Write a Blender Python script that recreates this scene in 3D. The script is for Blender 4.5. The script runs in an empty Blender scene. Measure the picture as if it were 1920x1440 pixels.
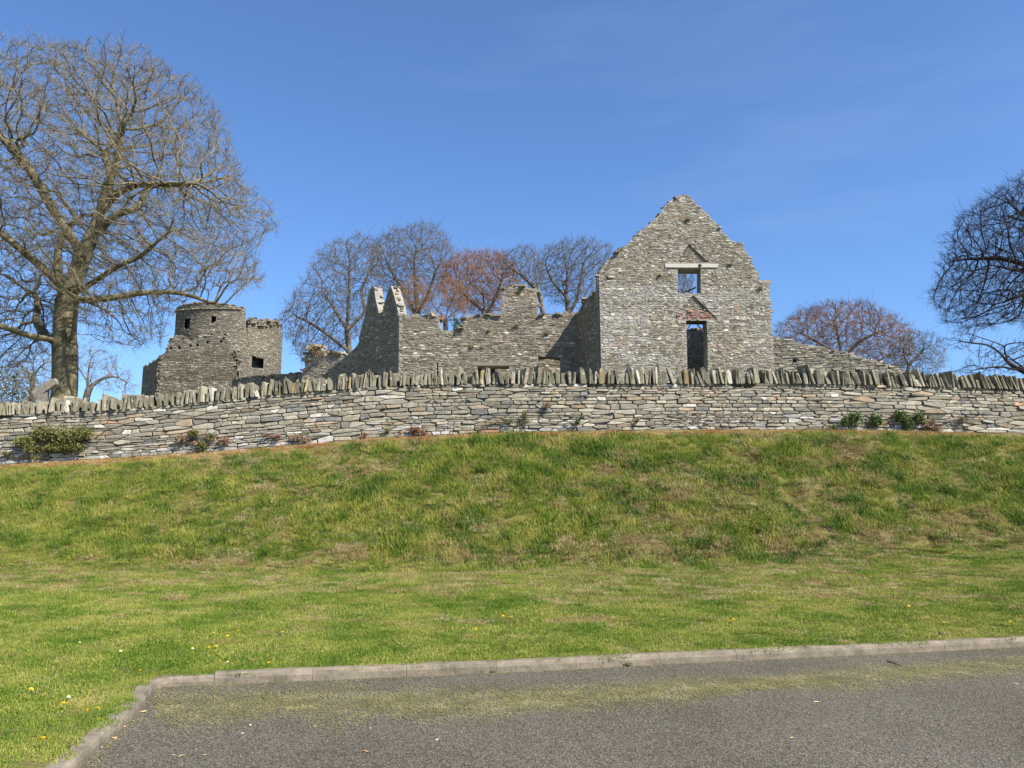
import bpy, math
import numpy as np
from mathutils import Vector
from mathutils.geometry import tessellate_polygon, delaunay_2d_cdt

# ------------------------------------------------------------------ camera, sky, sun, exposure
F, EYE, HORIZON = 1500.0, 1.6, 965.0            # focal length in photo pixels, eye height, photo row of the horizon
PITCH = math.atan((HORIZON - 720.0) / F)
SUN_AZ, SUN_EL = math.radians(52), math.radians(46)   # azimuth: from straight behind the camera towards the right
scene = bpy.context.scene
cam_data = bpy.data.cameras.new('camera')
cam = bpy.data.objects.new('camera', cam_data)
scene.collection.objects.link(cam)
cam.location = (0, 0, EYE)
cam.rotation_euler = (math.pi / 2 + PITCH, 0, 0)
cam_data.sensor_width = 36.0
cam_data.lens = 36.0 * F / 1920.0
cam_data.clip_end = 3000
scene.camera = cam

world = bpy.data.worlds.new('World')
scene.world = world
world.use_nodes = True
wn = world.node_tree
bgn = wn.nodes['Background']
sky = wn.nodes.new('ShaderNodeTexSky')
sky.sky_type = 'NISHITA'
sky.sun_disc = False
sky.sun_elevation = SUN_EL
sky.sun_rotation = math.pi - SUN_AZ
sky.altitude = 50
sky.air_density = 0.95
sky.dust_density = 0.8
sky.ozone_density = 10.0
tc = wn.nodes.new('ShaderNodeTexCoord'); mpg = wn.nodes.new('ShaderNodeMapping'); mpg.inputs['Rotation'].default_value = (.0, .5, .4); mpg.inputs['Scale'].default_value = (1.2, 1.2, 6.5)
cir = wn.nodes.new('ShaderNodeTexNoise'); cir.inputs['Scale'].default_value = 1.6; cir.inputs['Detail'].default_value = 6; cir.inputs['Roughness'].default_value = .55
crm = wn.nodes.new('ShaderNodeValToRGB'); crm.color_ramp.elements[0].position = .57; crm.color_ramp.elements[0].color = (0, 0, 0, 1); crm.color_ramp.elements[1].position = .80; crm.color_ramp.elements[1].color = (.06, .06, .06, 1)
cmx = wn.nodes.new('ShaderNodeMix'); cmx.data_type = 'RGBA'; cmx.inputs[7].default_value = (4.2, 4.9, 5.8, 1)
wn.links.new(tc.outputs['Generated'], mpg.inputs[0]); wn.links.new(mpg.outputs[0], cir.inputs['Vector']); wn.links.new(cir.outputs['Fac'], crm.inputs[0])
wn.links.new(crm.outputs[0], cmx.inputs[0]); wn.links.new(sky.outputs[0], cmx.inputs[6]); wn.links.new(cmx.outputs[2], bgn.inputs[0])
bgn.inputs[1].default_value = 0.105

sun_data = bpy.data.lights.new('sun', 'SUN')
sun_data.energy = 5.0
sun_data.angle = math.radians(0.5)
sun_data.color = (1.0, 0.95, 0.87)
sun = bpy.data.objects.new('sun', sun_data)
scene.collection.objects.link(sun)
to_sun = Vector((math.sin(SUN_AZ) * math.cos(SUN_EL), -math.cos(SUN_AZ) * math.cos(SUN_EL), math.sin(SUN_EL)))
sun.rotation_euler = to_sun.to_track_quat('Z', 'Y').to_euler()
sun.location = (30, -30, 60)

scene.view_settings.view_transform = 'Standard'
scene.view_settings.look = 'None'
scene.view_settings.exposure = 1.05
scene.view_settings.gamma = 1.0
scene.render.engine = 'CYCLES'
scene.cycles.max_bounces = 4
scene.cycles.diffuse_bounces = 2
scene.cycles.transparent_max_bounces = 4

C = scene.collection
RNG = np.random.default_rng(11)

# ------------------------------------------------------------------ photo geometry
def ray(px, py):
    cx = (np.asarray(px, float) - 960) / F
    cy = (720 - np.asarray(py, float)) / F
    return cx, math.cos(PITCH) - cy * math.sin(PITCH), math.sin(PITCH) + cy * math.cos(PITCH)

def at(px, py, Y):
    """point at world depth Y seen at photo pixel (px, py)"""
    a, b, c = ray(px, py)
    t = Y / b
    return np.stack(np.broadcast_arrays(a * t, Y + 0 * t, EYE + c * t), -1)

def on_ground(px, py, z=0.0):
    a, b, c = ray(px, py)
    t = (z - EYE) / c
    return np.stack([a * t, b * t, z + 0 * t], -1)

# ------------------------------------------------------------------ mesh and object helpers
def mesh_arrays(name, V, faces, col=None, smooth=False):
    """V (n,3); faces: list of (m,k) index arrays; col (n,3) colour per vertex"""
    me = bpy.data.meshes.new(name)
    V = np.asarray(V, np.float32)
    me.vertices.add(len(V))
    me.vertices.foreach_set('co', V.ravel())
    faces = [np.asarray(f, np.int32) for f in faces if len(f)]
    loops = np.concatenate([f.ravel() for f in faces])
    tot = np.concatenate([np.full(len(f), f.shape[1], np.int32) for f in faces])
    start = np.concatenate([[0], np.cumsum(tot)[:-1]]).astype(np.int32)
    me.loops.add(len(loops))
    me.loops.foreach_set('vertex_index', loops)
    me.polygons.add(len(tot))
    me.polygons.foreach_set('loop_start', start)
    me.polygons.foreach_set('loop_total', tot)
    me.polygons.foreach_set('use_smooth', np.full(len(tot), bool(smooth)))
    me.update(calc_edges=True)
    if col is not None:
        at_ = me.color_attributes.new('tint', 'FLOAT_COLOR', 'POINT')
        c4 = np.ones((len(V), 4), np.float32)
        c4[:, :3] = col
        at_.data.foreach_set('color', c4.ravel())
    return me

def link(name, me, mat=None, parent=None, loc=(0, 0, 0)):
    o = bpy.data.objects.new(name, me)
    C.objects.link(o)
    if mat is not None and me is not None and not me.materials:
        me.materials.append(mat)
    o.location = loc
    if parent is not None:
        o.parent = parent
    return o

def tag(o, label, cat, group=None, kind=None):
    o['label'] = label
    o['category'] = cat
    if group:
        o['group'] = group
    if kind:
        o['kind'] = kind
    return o

def thing(name, loc, label, cat, group=None, kind=None):
    o = bpy.data.objects.new(name, None)
    C.objects.link(o)
    o.location = tuple(float(q) for q in loc)
    o.empty_display_size = 0.2
    return tag(o, label, cat, group, kind)

def noise2(x, y, seed):
    """smooth value noise, -1..1"""
    x = np.asarray(x, float); y = np.asarray(y, float)
    xi = np.floor(x).astype(np.int64); yi = np.floor(y).astype(np.int64)
    fx = x - xi; fy = y - yi
    fx = fx * fx * (3 - 2 * fx); fy = fy * fy * (3 - 2 * fy)
    def h(a, b):
        n = (a * 374761393 + b * 668265263 + seed * 974711) & 0x7fffffff
        n = ((n ^ (n >> 13)) * 1274126177) & 0x7fffffff
        n = n ^ (n >> 16)
        return (n & 0xffff) / 32767.5 - 1
    return (h(xi, yi) * (1 - fx) + h(xi + 1, yi) * fx) * (1 - fy) + (h(xi, yi + 1) * (1 - fx) + h(xi + 1, yi + 1) * fx) * fy

def fbm(x, y, seed, octaves=4):
    s = 0; a = 1; t = 0
    for k in range(octaves):
        s = s + a * noise2(x * 2 ** k, y * 2 ** k, seed + 7 * k); t += a; a *= .5
    return s / t

def inside(poly, u, v):
    poly = np.asarray(poly); u = np.asarray(u); v = np.asarray(v)
    r = np.zeros(np.broadcast(u, v).shape, bool)
    x0, y0 = poly[-1]
    for x1, y1 in poly:
        if y0 != y1:
            c = ((y1 > v) != (y0 > v)) & (u < (x0 - x1) * (v - y1) / (y0 - y1) + x1)
            r ^= c
        x0, y0 = x1, y1
    return r

def edge_dist(poly, u, v):
    poly = np.asarray(poly, float); d = np.full(np.shape(u), 1e9)
    for i in range(len(poly)):
        a = poly[i - 1]; b = poly[i]; e = b - a
        t = np.clip(((u - a[0]) * e[0] + (v - a[1]) * e[1]) / max(1e-9, e @ e), 0, 1)
        d = np.minimum(d, np.hypot(u - a[0] - t * e[0], v - a[1] - t * e[1]))
    return d

# ------------------------------------------------------------------ materials
def new_mat(name, rough=0.9, spec=0.15):
    m = bpy.data.materials.new(name)
    m.use_nodes = True
    b = m.node_tree.nodes['Principled BSDF']
    b.inputs['Roughness'].default_value = rough
    b.inputs['Specular IOR Level'].default_value = spec
    return m, m.node_tree.nodes, m.node_tree.links, b

def n_noise(N, L, scale, detail=4, vec=None, rough=.55):
    t = N.new('ShaderNodeTexNoise'); t.inputs['Scale'].default_value = scale
    t.inputs['Detail'].default_value = detail; t.inputs['Roughness'].default_value = rough
    if vec is not None: L.new(vec, t.inputs['Vector'])
    return t.outputs['Fac']

def n_ramp(N, L, fac, stops):
    r = N.new('ShaderNodeValToRGB'); cr = r.color_ramp
    while len(cr.elements) < len(stops): cr.elements.new(.5)
    for e, (p, c) in zip(cr.elements, stops):
        e.position = p; e.color = (*c, 1) if len(c) == 3 else c
    L.new(fac, r.inputs[0])
    return r.outputs[0]

def n_mix(N, L, fac, a, b, mode='MIX'):
    m = N.new('ShaderNodeMix'); m.data_type = 'RGBA'; m.blend_type = mode
    for s, v in ((m.inputs[0], fac), (m.inputs[6], a), (m.inputs[7], b)):
        if isinstance(v, (int, float)): s.default_value = v
        elif isinstance(v, tuple): s.default_value = (*v, 1)
        else: L.new(v, s)
    return m.outputs[2]

def n_bump(N, L, b, h, strength, dist):
    n = N.new('ShaderNodeBump'); n.inputs['Strength'].default_value = strength; n.inputs['Distance'].default_value = dist
    L.new(h, n.inputs['Height']); L.new(n.outputs[0], b.inputs['Normal'])

def pos(N):
    return N.new('ShaderNodeNewGeometry').outputs['Position']

def grey(v): return (v, v, v)

def stone_mat(name, lichen=.5, lichen_col=(.50, .48, .42), moss=0.0, scale=1.0, lo=.62, hi=1.28):
    m, N, L, b = new_mat(name)
    p = pos(N)
    a = N.new('ShaderNodeAttribute'); a.attribute_name = 'tint'
    base = n_mix(N, L, 1.0, a.outputs['Color'], n_ramp(N, L, n_noise(N, L, 9 * scale, 6, p, .65), [(.25, grey(lo)), (.75, grey(hi))]), 'MULTIPLY')
    f = n_ramp(N, L, n_noise(N, L, 5.5 * scale, 6, p, .7), [(.66 - .12 * lichen, grey(0)), (.74 - .10 * lichen, grey(.85))])
    c = n_mix(N, L, f, base, lichen_col)
    if moss > 0:
        g = n_ramp(N, L, n_noise(N, L, 2.3 * scale, 5, p, .65), [(.62 - .1 * moss, grey(0)), (.75 - .1 * moss, grey(.6))])
        c = n_mix(N, L, g, c, (.12, .125, .04))
    L.new(c, b.inputs['Base Color'])
    n_bump(N, L, b, n_noise(N, L, 28 * scale, 6, p, .7), .55, .02)
    return m

def body_mat(name, dark, light, scale=1.0):
    m, N, L, b = new_mat(name)
    p = pos(N)
    v = N.new('ShaderNodeTexVoronoi'); v.inputs['Scale'].default_value = 6 * scale
    mp = N.new('ShaderNodeMapping'); mp.inputs['Scale'].default_value = (1, 1, 2.6); L.new(p, mp.inputs[0]); L.new(mp.outputs[0], v.inputs['Vector'])
    c = n_mix(N, L, .6, n_ramp(N, L, n_noise(N, L, 5 * scale, 6, p, .7), [(.3, dark), (.7, light)]), n_ramp(N, L, v.outputs['Color'], [(.1, dark), (.9, light)]))
    L.new(c, b.inputs['Base Color'])
    n_bump(N, L, b, v.outputs['Distance'], .8, .05)
    return m

M = {}
M['wall_stone'] = stone_mat('wall stone', lichen=.35, lichen_col=(.44, .425, .37), moss=.22)
M['cope_stone'] = stone_mat('coping stone', lichen=.75, lichen_col=(.44, .43, .36), moss=.55)
M['ruin_stone'] = stone_mat('ruin stone', lichen=.45, lichen_col=(.40, .385, .345), moss=.12)
M['keep_stone'] = stone_mat('keep stone', lichen=.35, lichen_col=(.34, .325, .285), moss=.1, scale=.6)
M['core'] = body_mat('earth core', (.04, .035, .026), (.12, .105, .08))
M['mortar'] = body_mat('weathered mortar', (.17, .156, .128), (.31, .29, .245))
M['keep_mortar'] = body_mat('keep mortar', (.10, .092, .075), (.19, .175, .145), .5)

def simple_mat(name, c0, c1, scale=20, bump=.0, rough=.85, spec=.2):
    m, N, L, b = new_mat(name, rough, spec)
    f = n_noise(N, L, scale, 5, pos(N), .65)
    L.new(n_ramp(N, L, f, [(.3, c0), (.7, c1)]), b.inputs['Base Color'])
    if bump: n_bump(N, L, b, f, bump, .01)
    return m
M['timber'] = simple_mat('weathered timber', (.34, .315, .27), (.52, .49, .43), 30, .3)
M['lintel_stone'] = simple_mat('brown lintel stone', (.17, .14, .105), (.28, .24, .18), 12, .4)
M['dark_timber'] = simple_mat('dark timber', (.03, .025, .02), (.08, .065, .05), 30, .3)
M['brick'] = simple_mat('faded red brick', (.24, .115, .085), (.34, .24, .19), 14, .3)
M['dandelion'] = simple_mat('dandelion yellow', (.75, .50, .01), (.85, .62, .03), 40)
M['daisy'] = simple_mat('daisy white', (.75, .74, .70), (.85, .84, .80), 40)
M['green_stem'] = simple_mat('green stem', (.05, .09, .02), (.09, .14, .03), 30)
M['dead_leaf'] = simple_mat('dead leaf', (.42, .25, .11), (.62, .45, .25), 50)

def bark_mat(name, dark, light, lichen):
    m, N, L, b = new_mat(name)
    p = pos(N)
    c = n_ramp(N, L, n_noise(N, L, 3.2, 6, p, .7), [(.3, dark), (.55, light), (.75, lichen)])
    L.new(c, b.inputs['Base Color'])
    n_bump(N, L, b, n_noise(N, L, 22, 5, p, .7), .8, .03)
    return m
M['bark'] = bark_mat('mossy bark', (.065, .055, .034), (.17, .147, .082), (.33, .305, .215))
M['twig'] = simple_mat('pale brown twig', (.105, .09, .055), (.22, .185, .115), 3)
M['bark_grey'] = bark_mat('grey bark', (.06, .05, .04), (.13, .11, .085), (.22, .20, .16))
M['twig_grey'] = simple_mat('grey brown twig', (.085, .072, .05), (.17, .142, .10), 2)
M['twig_red'] = simple_mat('reddish twig', (.17, .088, .04), (.30, .165, .078), 2)
M['bark_dark'] = bark_mat('dark bark', (.018, .016, .015), (.045, .04, .036), (.08, .075, .065))
M['twig_dark'] = simple_mat('dark twig', (.03, .024, .022), (.075, .056, .048), 2)

def leaf_mat(name, c0, c1, c2):
    m, N, L, b = new_mat(name, .6, .3)
    L.new(n_ramp(N, L, n_noise(N, L, 9, 4, pos(N), .7), [(.3, c0), (.5, c1), (.72, c2)]), b.inputs['Base Color'])
    return m
M['leaf_green'] = leaf_mat('shrub leaf', (.03, .065, .012), (.065, .11, .02), (.12, .16, .035))
M['leaf_olive'] = leaf_mat('heath leaf', (.06, .06, .015), (.12, .13, .028), (.21, .17, .06))
M['leaf_red'] = leaf_mat('reddish weed', (.09, .03, .02), (.20, .08, .045), (.20, .17, .06))
M['leaf_dry'] = leaf_mat('dry brown weed', (.10, .06, .03), (.22, .14, .075), (.32, .24, .14))
M['leaf_brown'] = leaf_mat('brown evergreen leaf', (.045, .042, .018), (.09, .078, .035), (.15, .12, .06))
M['ivy'] = leaf_mat('ivy leaf', (.02, .045, .01), (.04, .075, .015), (.10, .13, .03))

def grass_mat(name, cols, scale):
    m, N, L, b = new_mat(name, .65, .2)
    p = pos(N)
    oi = N.new('ShaderNodeObjectInfo')
    f = n_noise(N, L, scale, 4, p, .6)
    ad = N.new('ShaderNodeMath'); ad.operation = 'MULTIPLY_ADD'; L.new(oi.outputs['Random'], ad.inputs[0]); ad.inputs[1].default_value = .34; ad.inputs[2].default_value = -.17
    ad2 = N.new('ShaderNodeMath'); ad2.operation = 'ADD'; L.new(f, ad2.inputs[0]); L.new(ad.outputs[0], ad2.inputs[1])
    L.new(n_ramp(N, L, ad2.outputs[0], cols), b.inputs['Base Color'])
    tl = N.new('ShaderNodeBsdfTranslucent'); mx = N.new('ShaderNodeMixShader'); mx.inputs[0].default_value = .28
    L.new(b.inputs['Base Color'].links[0].from_socket, tl.inputs['Color'])
    out = [q_ for q_ in N if q_.type == 'OUTPUT_MATERIAL'][0]
    L.new(b.outputs[0], mx.inputs[1]); L.new(tl.outputs[0], mx.inputs[2]); L.new(mx.outputs[0], out.inputs['Surface'])
    return m
M['lush_grass'] = grass_mat('lush tuft', [(.3, (.04, .09, .012)), (.5, (.08, .145, .02)), (.7, (.14, .20, .035))], 2)
M['lawn_grass'] = grass_mat('mown grass', [(.28, (.075, .145, .013)), (.48, (.165, .225, .026)), (.70, (.33, .32, .075))], 1.2)
M['bank_grass'] = grass_mat('rough grass', [(.28, (.07, .13, .013)), (.48, (.165, .215, .026)), (.70, (.35, .32, .075))], 1.6)
M['straw_grass'] = grass_mat('dry grass', [(.3, (.23, .16, .065)), (.5, (.34, .265, .115)), (.7, (.45, .375, .19))], 2)
M['moss_strip'] = grass_mat('withered strip', [(.3, (.27, .12, .05)), (.5, (.42, .25, .10)), (.7, (.52, .42, .22))], 1.5)
M['clipping'] = grass_mat('grass clipping', [(.3, (.13, .125, .04)), (.5, (.22, .20, .075)), (.7, (.35, .30, .145))], 3)

def ground_mat():
    m, N, L, b = new_mat('soil and thatch', 1.0, .05)
    p = pos(N)
    c = n_ramp(N, L, n_noise(N, L, 1.1, 6, p, .65), [(.3, (.06, .075, .018)), (.5, (.12, .115, .032)), (.7, (.20, .145, .06))])
    c = n_mix(N, L, .5, c, n_ramp(N, L, n_noise(N, L, 25, 5, p, .7), [(.3, (.06, .065, .018)), (.7, (.24, .19, .08))]))
    L.new(c, b.inputs['Base Color'])
    n_bump(N, L, b, n_noise(N, L, 30, 5, p, .7), .7, .04)
    return m
M['ground'] = ground_mat()

def asphalt_mat():
    m, N, L, b = new_mat('worn asphalt', .95, .08)
    p = pos(N)
    v = N.new('ShaderNodeTexVoronoi'); v.inputs['Scale'].default_value = 100; L.new(p, v.inputs['Vector'])
    g = n_ramp(N, L, v.outputs['Color'], [(.1, (.036, .032, .024)), (.5, (.088, .078, .059)), (.9, (.18, .161, .125))])
    big = n_ramp(N, L, n_noise(N, L, .55, 7, p, .65), [(.3, (.80, .79, .76)), (.5, (1.0, 1.0, 1.0)), (.7, (1.16, 1.17, 1.2))])
    c = n_mix(N, L, 1.0, g, big, 'MULTIPLY')
    L.new(c, b.inputs['Base Color'])
    n_bump(N, L, b, v.outputs['Distance'], .9, .008)
    return m
M['asphalt'] = asphalt_mat()

def concrete_mat():
    m, N, L, b = new_mat('weathered concrete', .9, .15)
    p = pos(N)
    c = n_ramp(N, L, n_noise(N, L, 4.5, 8, p, .75), [(.36, (.055, .043, .028)), (.52, (.16, .13, .09)), (.68, (.27, .23, .17))])
    c = n_mix(N, L, .4, c, n_ramp(N, L, n_noise(N, L, 60, 4, p, .7), [(.3, (.10, .085, .06)), (.7, (.29, .25, .195))]))
    L.new(c, b.inputs['Base Color'])
    n_bump(N, L, b, n_noise(N, L, 70, 4, p, .7), .5, .006)
    return m
M['kerb'] = concrete_mat()

# ------------------------------------------------------------------ the lie of the land
bp = np.array([-400, -200, 0, 400, 700, 960, 1300, 1600, 1920, 2200, 2500.])
def wall_Y(X): return 20.9 + .045 * np.asarray(X, float)
def line3(px, py, depth_of_X):
    """photo line -> 3D polyline at depths given as a function of X"""
    Y = np.full(len(px), 20.0)
    for _ in range(6):
        P = at(np.array(px, float), np.array(py, float), Y)
        Y = depth_of_X(P[:, 0])
    return at(np.array(px, float), np.array(py, float), Y)
def toe_Y(X): return 15.6 + .05 * np.asarray(X, float)
def crest_Y(X): return wall_Y(X) - .95
TOE = line3(bp, [1062, 1062, 1062, 1071, 1070, 1066, 1060, 1048, 1022, 1006, 995], toe_Y)
CREST = line3(bp, [905, 896, 884, 861, 834, 821, 818, 817, 824, 832, 838], crest_Y)
BASE = line3(bp, [893, 884, 873, 849, 823, 812, 807, 807, 815, 823, 830], wall_Y)
cpx = np.array([-400, -200, 0, 100, 200, 300, 400, 500, 600, 700, 800, 960, 1200, 1500, 1700, 1800, 1920, 2200, 2500.])
WTOP = line3(cpx, [806, 790, 776, 771, 767, 759, 749, 739, 730, 723, 719, 717, 717, 717, 721, 724, 728, 736, 744], wall_Y)
def toe_z(X): return np.interp(X, TOE[:, 0], TOE[:, 2])
def crest_z(X): return np.interp(X, CREST[:, 0], CREST[:, 2])
def base_z(X): return np.interp(X, BASE[:, 0], BASE[:, 2])
def top_z(X): return np.interp(X, WTOP[:, 0], WTOP[:, 2])

# kerb face line (foot of the kerb on the road), from the right-hand distance round the corner to beside the camera
kr = on_ground(np.array([1920, 1600, 1250, 1090, 925, 640, 400]), np.array([1213, 1229, 1245, 1254, 1262, 1274, 1284]))
kl = on_ground(np.array([300, 284, 262, 215, 150]), np.array([1288, 1301, 1334, 1379, 1440]))
dr = kr[0] - kr[2]
dl = kl[-1] - kl[-2]; dl /= np.linalg.norm(dl)
KERB = np.concatenate([[kr[0] + dr * 9], [kr[0] + dr * 3], [kr[0] + dr], kr, kl, [kl[-1] + dl * 3], [kl[-1] + dl * 12], [kl[-1] + dl * 40]])[:, :2]
ROADPOLY = np.concatenate([KERB, [[KERB[-1][0], -120], [KERB[0][0], -120]]])
def kerb_sd(X, Y):
    """distance to the kerb foot, positive on the grass side"""
    X = np.asarray(X, float); Y = np.asarray(Y, float)
    d = np.full(X.shape, 1e9)
    for a, b in zip(KERB[:-1], KERB[1:]):
        e = b - a
        t = np.clip(((X - a[0]) * e[0] + (Y - a[1]) * e[1]) / (e @ e), 0, 1)
        d = np.minimum(d, np.hypot(X - a[0] - t * e[0], Y - a[1] - t * e[1]))
    return np.where(inside(ROADPOLY, X, Y), -d, d)
KX = KERB[:10][::-1]
def kerb_Y(X): return np.interp(X, KX[:, 0], KX[:, 1])

def hill_z(X, Y):
    s = X / np.maximum(Y, 1)
    ps = np.interp(s, [-.9, -.6, -.5, -.36, -.2, 0, .3, .6, .9], [815, 800, 782, 762, 756, 752, 750, 752, 760])
    Yc = np.minimum(Y, 115)
    a, b, c = ray(960, ps)
    return EYE + Yc * c / b - np.maximum(Y - 115, 0) * .06

def smooth(t):
    t = np.clip(t, 0, 1); return t * t * (3 - 2 * t)

def ground_z(X, Y, bumps=True):
    X = np.asarray(X, float); Y = np.asarray(Y, float)
    tz, cz, bz = toe_z(X), crest_z(X), base_z(X)
    ky, ty, cy, wy = kerb_Y(X), toe_Y(X), crest_Y(X), wall_Y(X)
    t = np.clip((Y - ky) / np.maximum(ty - ky, .1), 0, 1)
    lawn = .085 + (tz - .085) * (t * .75 + .25 * t * t)
    tb = np.clip((Y - ty) / (cy - ty), 0, 1)
    bank = tz + (cz - tz) * (.82 * tb + .18 * smooth(tb))
    tl = np.clip((Y - cy) / (wy - cy), 0, 1)
    ledge = cz + (bz - cz) * tl
    z = np.where(Y < ty, lawn, np.where(Y < cy, bank, ledge))
    hz = hill_z(X, Y)
    th = smooth((Y - wy - .45) / 3.0)
    fill = bz + .55
    z = np.where(Y > wy + .22, fill * (1 - th) + hz * th, z)
    if bumps:
        onb = smooth((Y - ty + .5) / 1.0) * smooth((cy + .1 - Y) / .8)
        q = X * .75 + Y * .66; r = -X * .66 + Y * .75
        rough = np.interp(X, [-9, -1, 3, 8], [.5, .9, 1.15, 1.5])
        z = z + onb * rough * (.13 * fbm(X * 1.3, Y * 1.6, 3) + .15 * fbm(q * .5, r * 1.7, 9) + .05 * noise2(X * 4, Y * 4, 5))
        onl = (1 - smooth((Y - ty + .5) / 1.0)) * smooth((Y - ky) / 1.5)
        z = z + onl * .03 * fbm(X * .9, Y * 1.1, 21)
    return z

def ground_at(x, y): return float(ground_z(np.array([x]), np.array([y]))[0])

# one sheet of ground out to the horizon, finest in front of the wall
gx = np.concatenate([[-900, -500, -300, -200, -140, -100, -75, -60, -48, -40, -34, -28, -24, -21, -19], np.arange(-17, 17.01, .14), [18, 19, 21, 24, 28, 34, 40, 48, 60, 75, 100, 140, 200, 300, 500, 900]])
gy = np.concatenate([[-500, -250, -120, -60, -30, -15, -8, -4, -1, 1, 2], np.arange(3, 23.6, .14), [24.2, 25, 26, 28, 30, 33, 36, 40, 45, 50, 56, 63, 70, 80, 90, 100, 108, 115, 122, 130, 145, 170, 220, 320, 500, 900, 1500]])
GX, GY = np.meshgrid(gx, gy)
GZ = ground_z(GX, GY)
sd = kerb_sd(GX, GY)
GZ = np.where(sd < .09, -.18, GZ)
ni, nj = GX.shape
idx = np.arange(ni * nj).reshape(ni, nj)
q = np.stack([idx[:-1, :-1], idx[:-1, 1:], idx[1:, 1:], idx[1:, :-1]], -1).reshape(-1, 4)
ground = link('ground', mesh_arrays('ground', np.stack([GX, GY, GZ], -1).reshape(-1, 3), [q], smooth=True), M['ground'])
tag(ground, 'grassy ground rising from the roadside lawn over the bank to the castle hill', 'ground', kind='structure')

# road sheet
RP = np.concatenate([KERB, [[KERB[-1][0] - 3, -120], [KERB[0][0], -120]]])
rp3 = [Vector((float(x), float(y), 0)) for x, y in RP]
tri = np.array(tessellate_polygon([rp3]))
rv = np.array([[v.x, v.y, 0] for v in rp3])
nrm = np.cross(rv[tri[:, 1]] - rv[tri[:, 0]], rv[tri[:, 2]] - rv[tri[:, 0]])[:, 2]
tri = np.where(nrm[:, None] < 0, tri[:, ::-1], tri)
road = link('road', mesh_arrays('road', rv, [tri]), M['asphalt'])
tag(road, 'grey worn asphalt road surface in the foreground', 'road', kind='structure')

# kerb stones: one object each along the kerb line
def resample(P, spacing):
    seg = np.hypot(*np.diff(P, axis=0).T); s = np.concatenate([[0], np.cumsum(seg)])
    return s
ks = resample(KERB, 1)
kerb = thing('kerb', (kr[3][0], kr[3][1], 0), 'low weathered concrete kerb turning a corner between lawn and road', 'kerb', kind='structure')
def kerb_point(s):
    return np.array([np.interp(s, ks, KERB[:, 0]), np.interp(s, ks, KERB[:, 1])])
s_end = ks[-3]
s0 = ks[1]
# joint positions lined up with those seen in the photograph
def s_of(pt):
    d = [(np.hypot(*(kerb_point(s) - pt[:2])), s) for s in np.linspace(ks[0], ks[-1], 6000)]
    return min(d)[1]
s_ref = s_of(kr[3])
joints = np.arange(s_ref - 30 * .915, s_end, .915)
joints = joints[(joints > s0)]
corner_s = s_of(kl[1])
for ja, jb in zip(joints[:-1], joints[1:]):
    a = kerb_point(ja + .002); b = kerb_point(jb - .002)
    if ja < corner_s < jb:        # the corner piece follows the bend
        pts = [a] + [kerb_point(s) for s in np.linspace(ja, jb, 6)[1:-1]] + [b]
    else:
        pts = [kerb_point(s) for s in np.linspace(ja + .002, jb - .002, 5)]
    pts = np.array(pts)
    # section: foot, face top (sloping), top, back
    sunk = .025 if ja > s_of(kr[6]) - .3 else 0.0
    sect = np.array([[0, -.15], [.006, .06], [.018, .092], [.032, .104], [.115, .108], [.13, .102], [.13, -.15]])
    V = []
    for i, p in enumerate(pts):
        t = pts[min(i + 1, len(pts) - 1)] - pts[max(i - 1, 0)]; t /= np.linalg.norm(t)
        n = np.array([t[1], -t[0]])
        if kerb_sd(np.array([p[0] + n[0] * .2]), np.array([p[1] + n[1] * .2]))[0] < 0: n = -n
        w = RNG.normal(0, .0022, (len(sect), 2))
        for k, (dn, z) in enumerate(sect):
            V.append([p[0] + n[0] * (dn + w[k, 0]), p[1] + n[1] * (dn + w[k, 0]), z + w[k, 1] - sunk * (z > 0)])
    V = np.array(V); m_ = len(sect); k_ = len(pts)
    fq = [[i * m_ + j, i * m_ + (j + 1) % m_, (i + 1) * m_ + (j + 1) % m_, (i + 1) * m_ + j] for i in range(k_ - 1) for j in range(m_)]
    caps = np.array([list(range(m_))[::-1], [(k_ - 1) * m_ + j for j in range(m_)]])
    c0 = V.mean(0)
    link('kerb_stone', mesh_arrays('kerb_stone', V - c0, [np.array(fq), caps]), M['kerb'], kerb, c0 - np.array(kerb.location))

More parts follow.
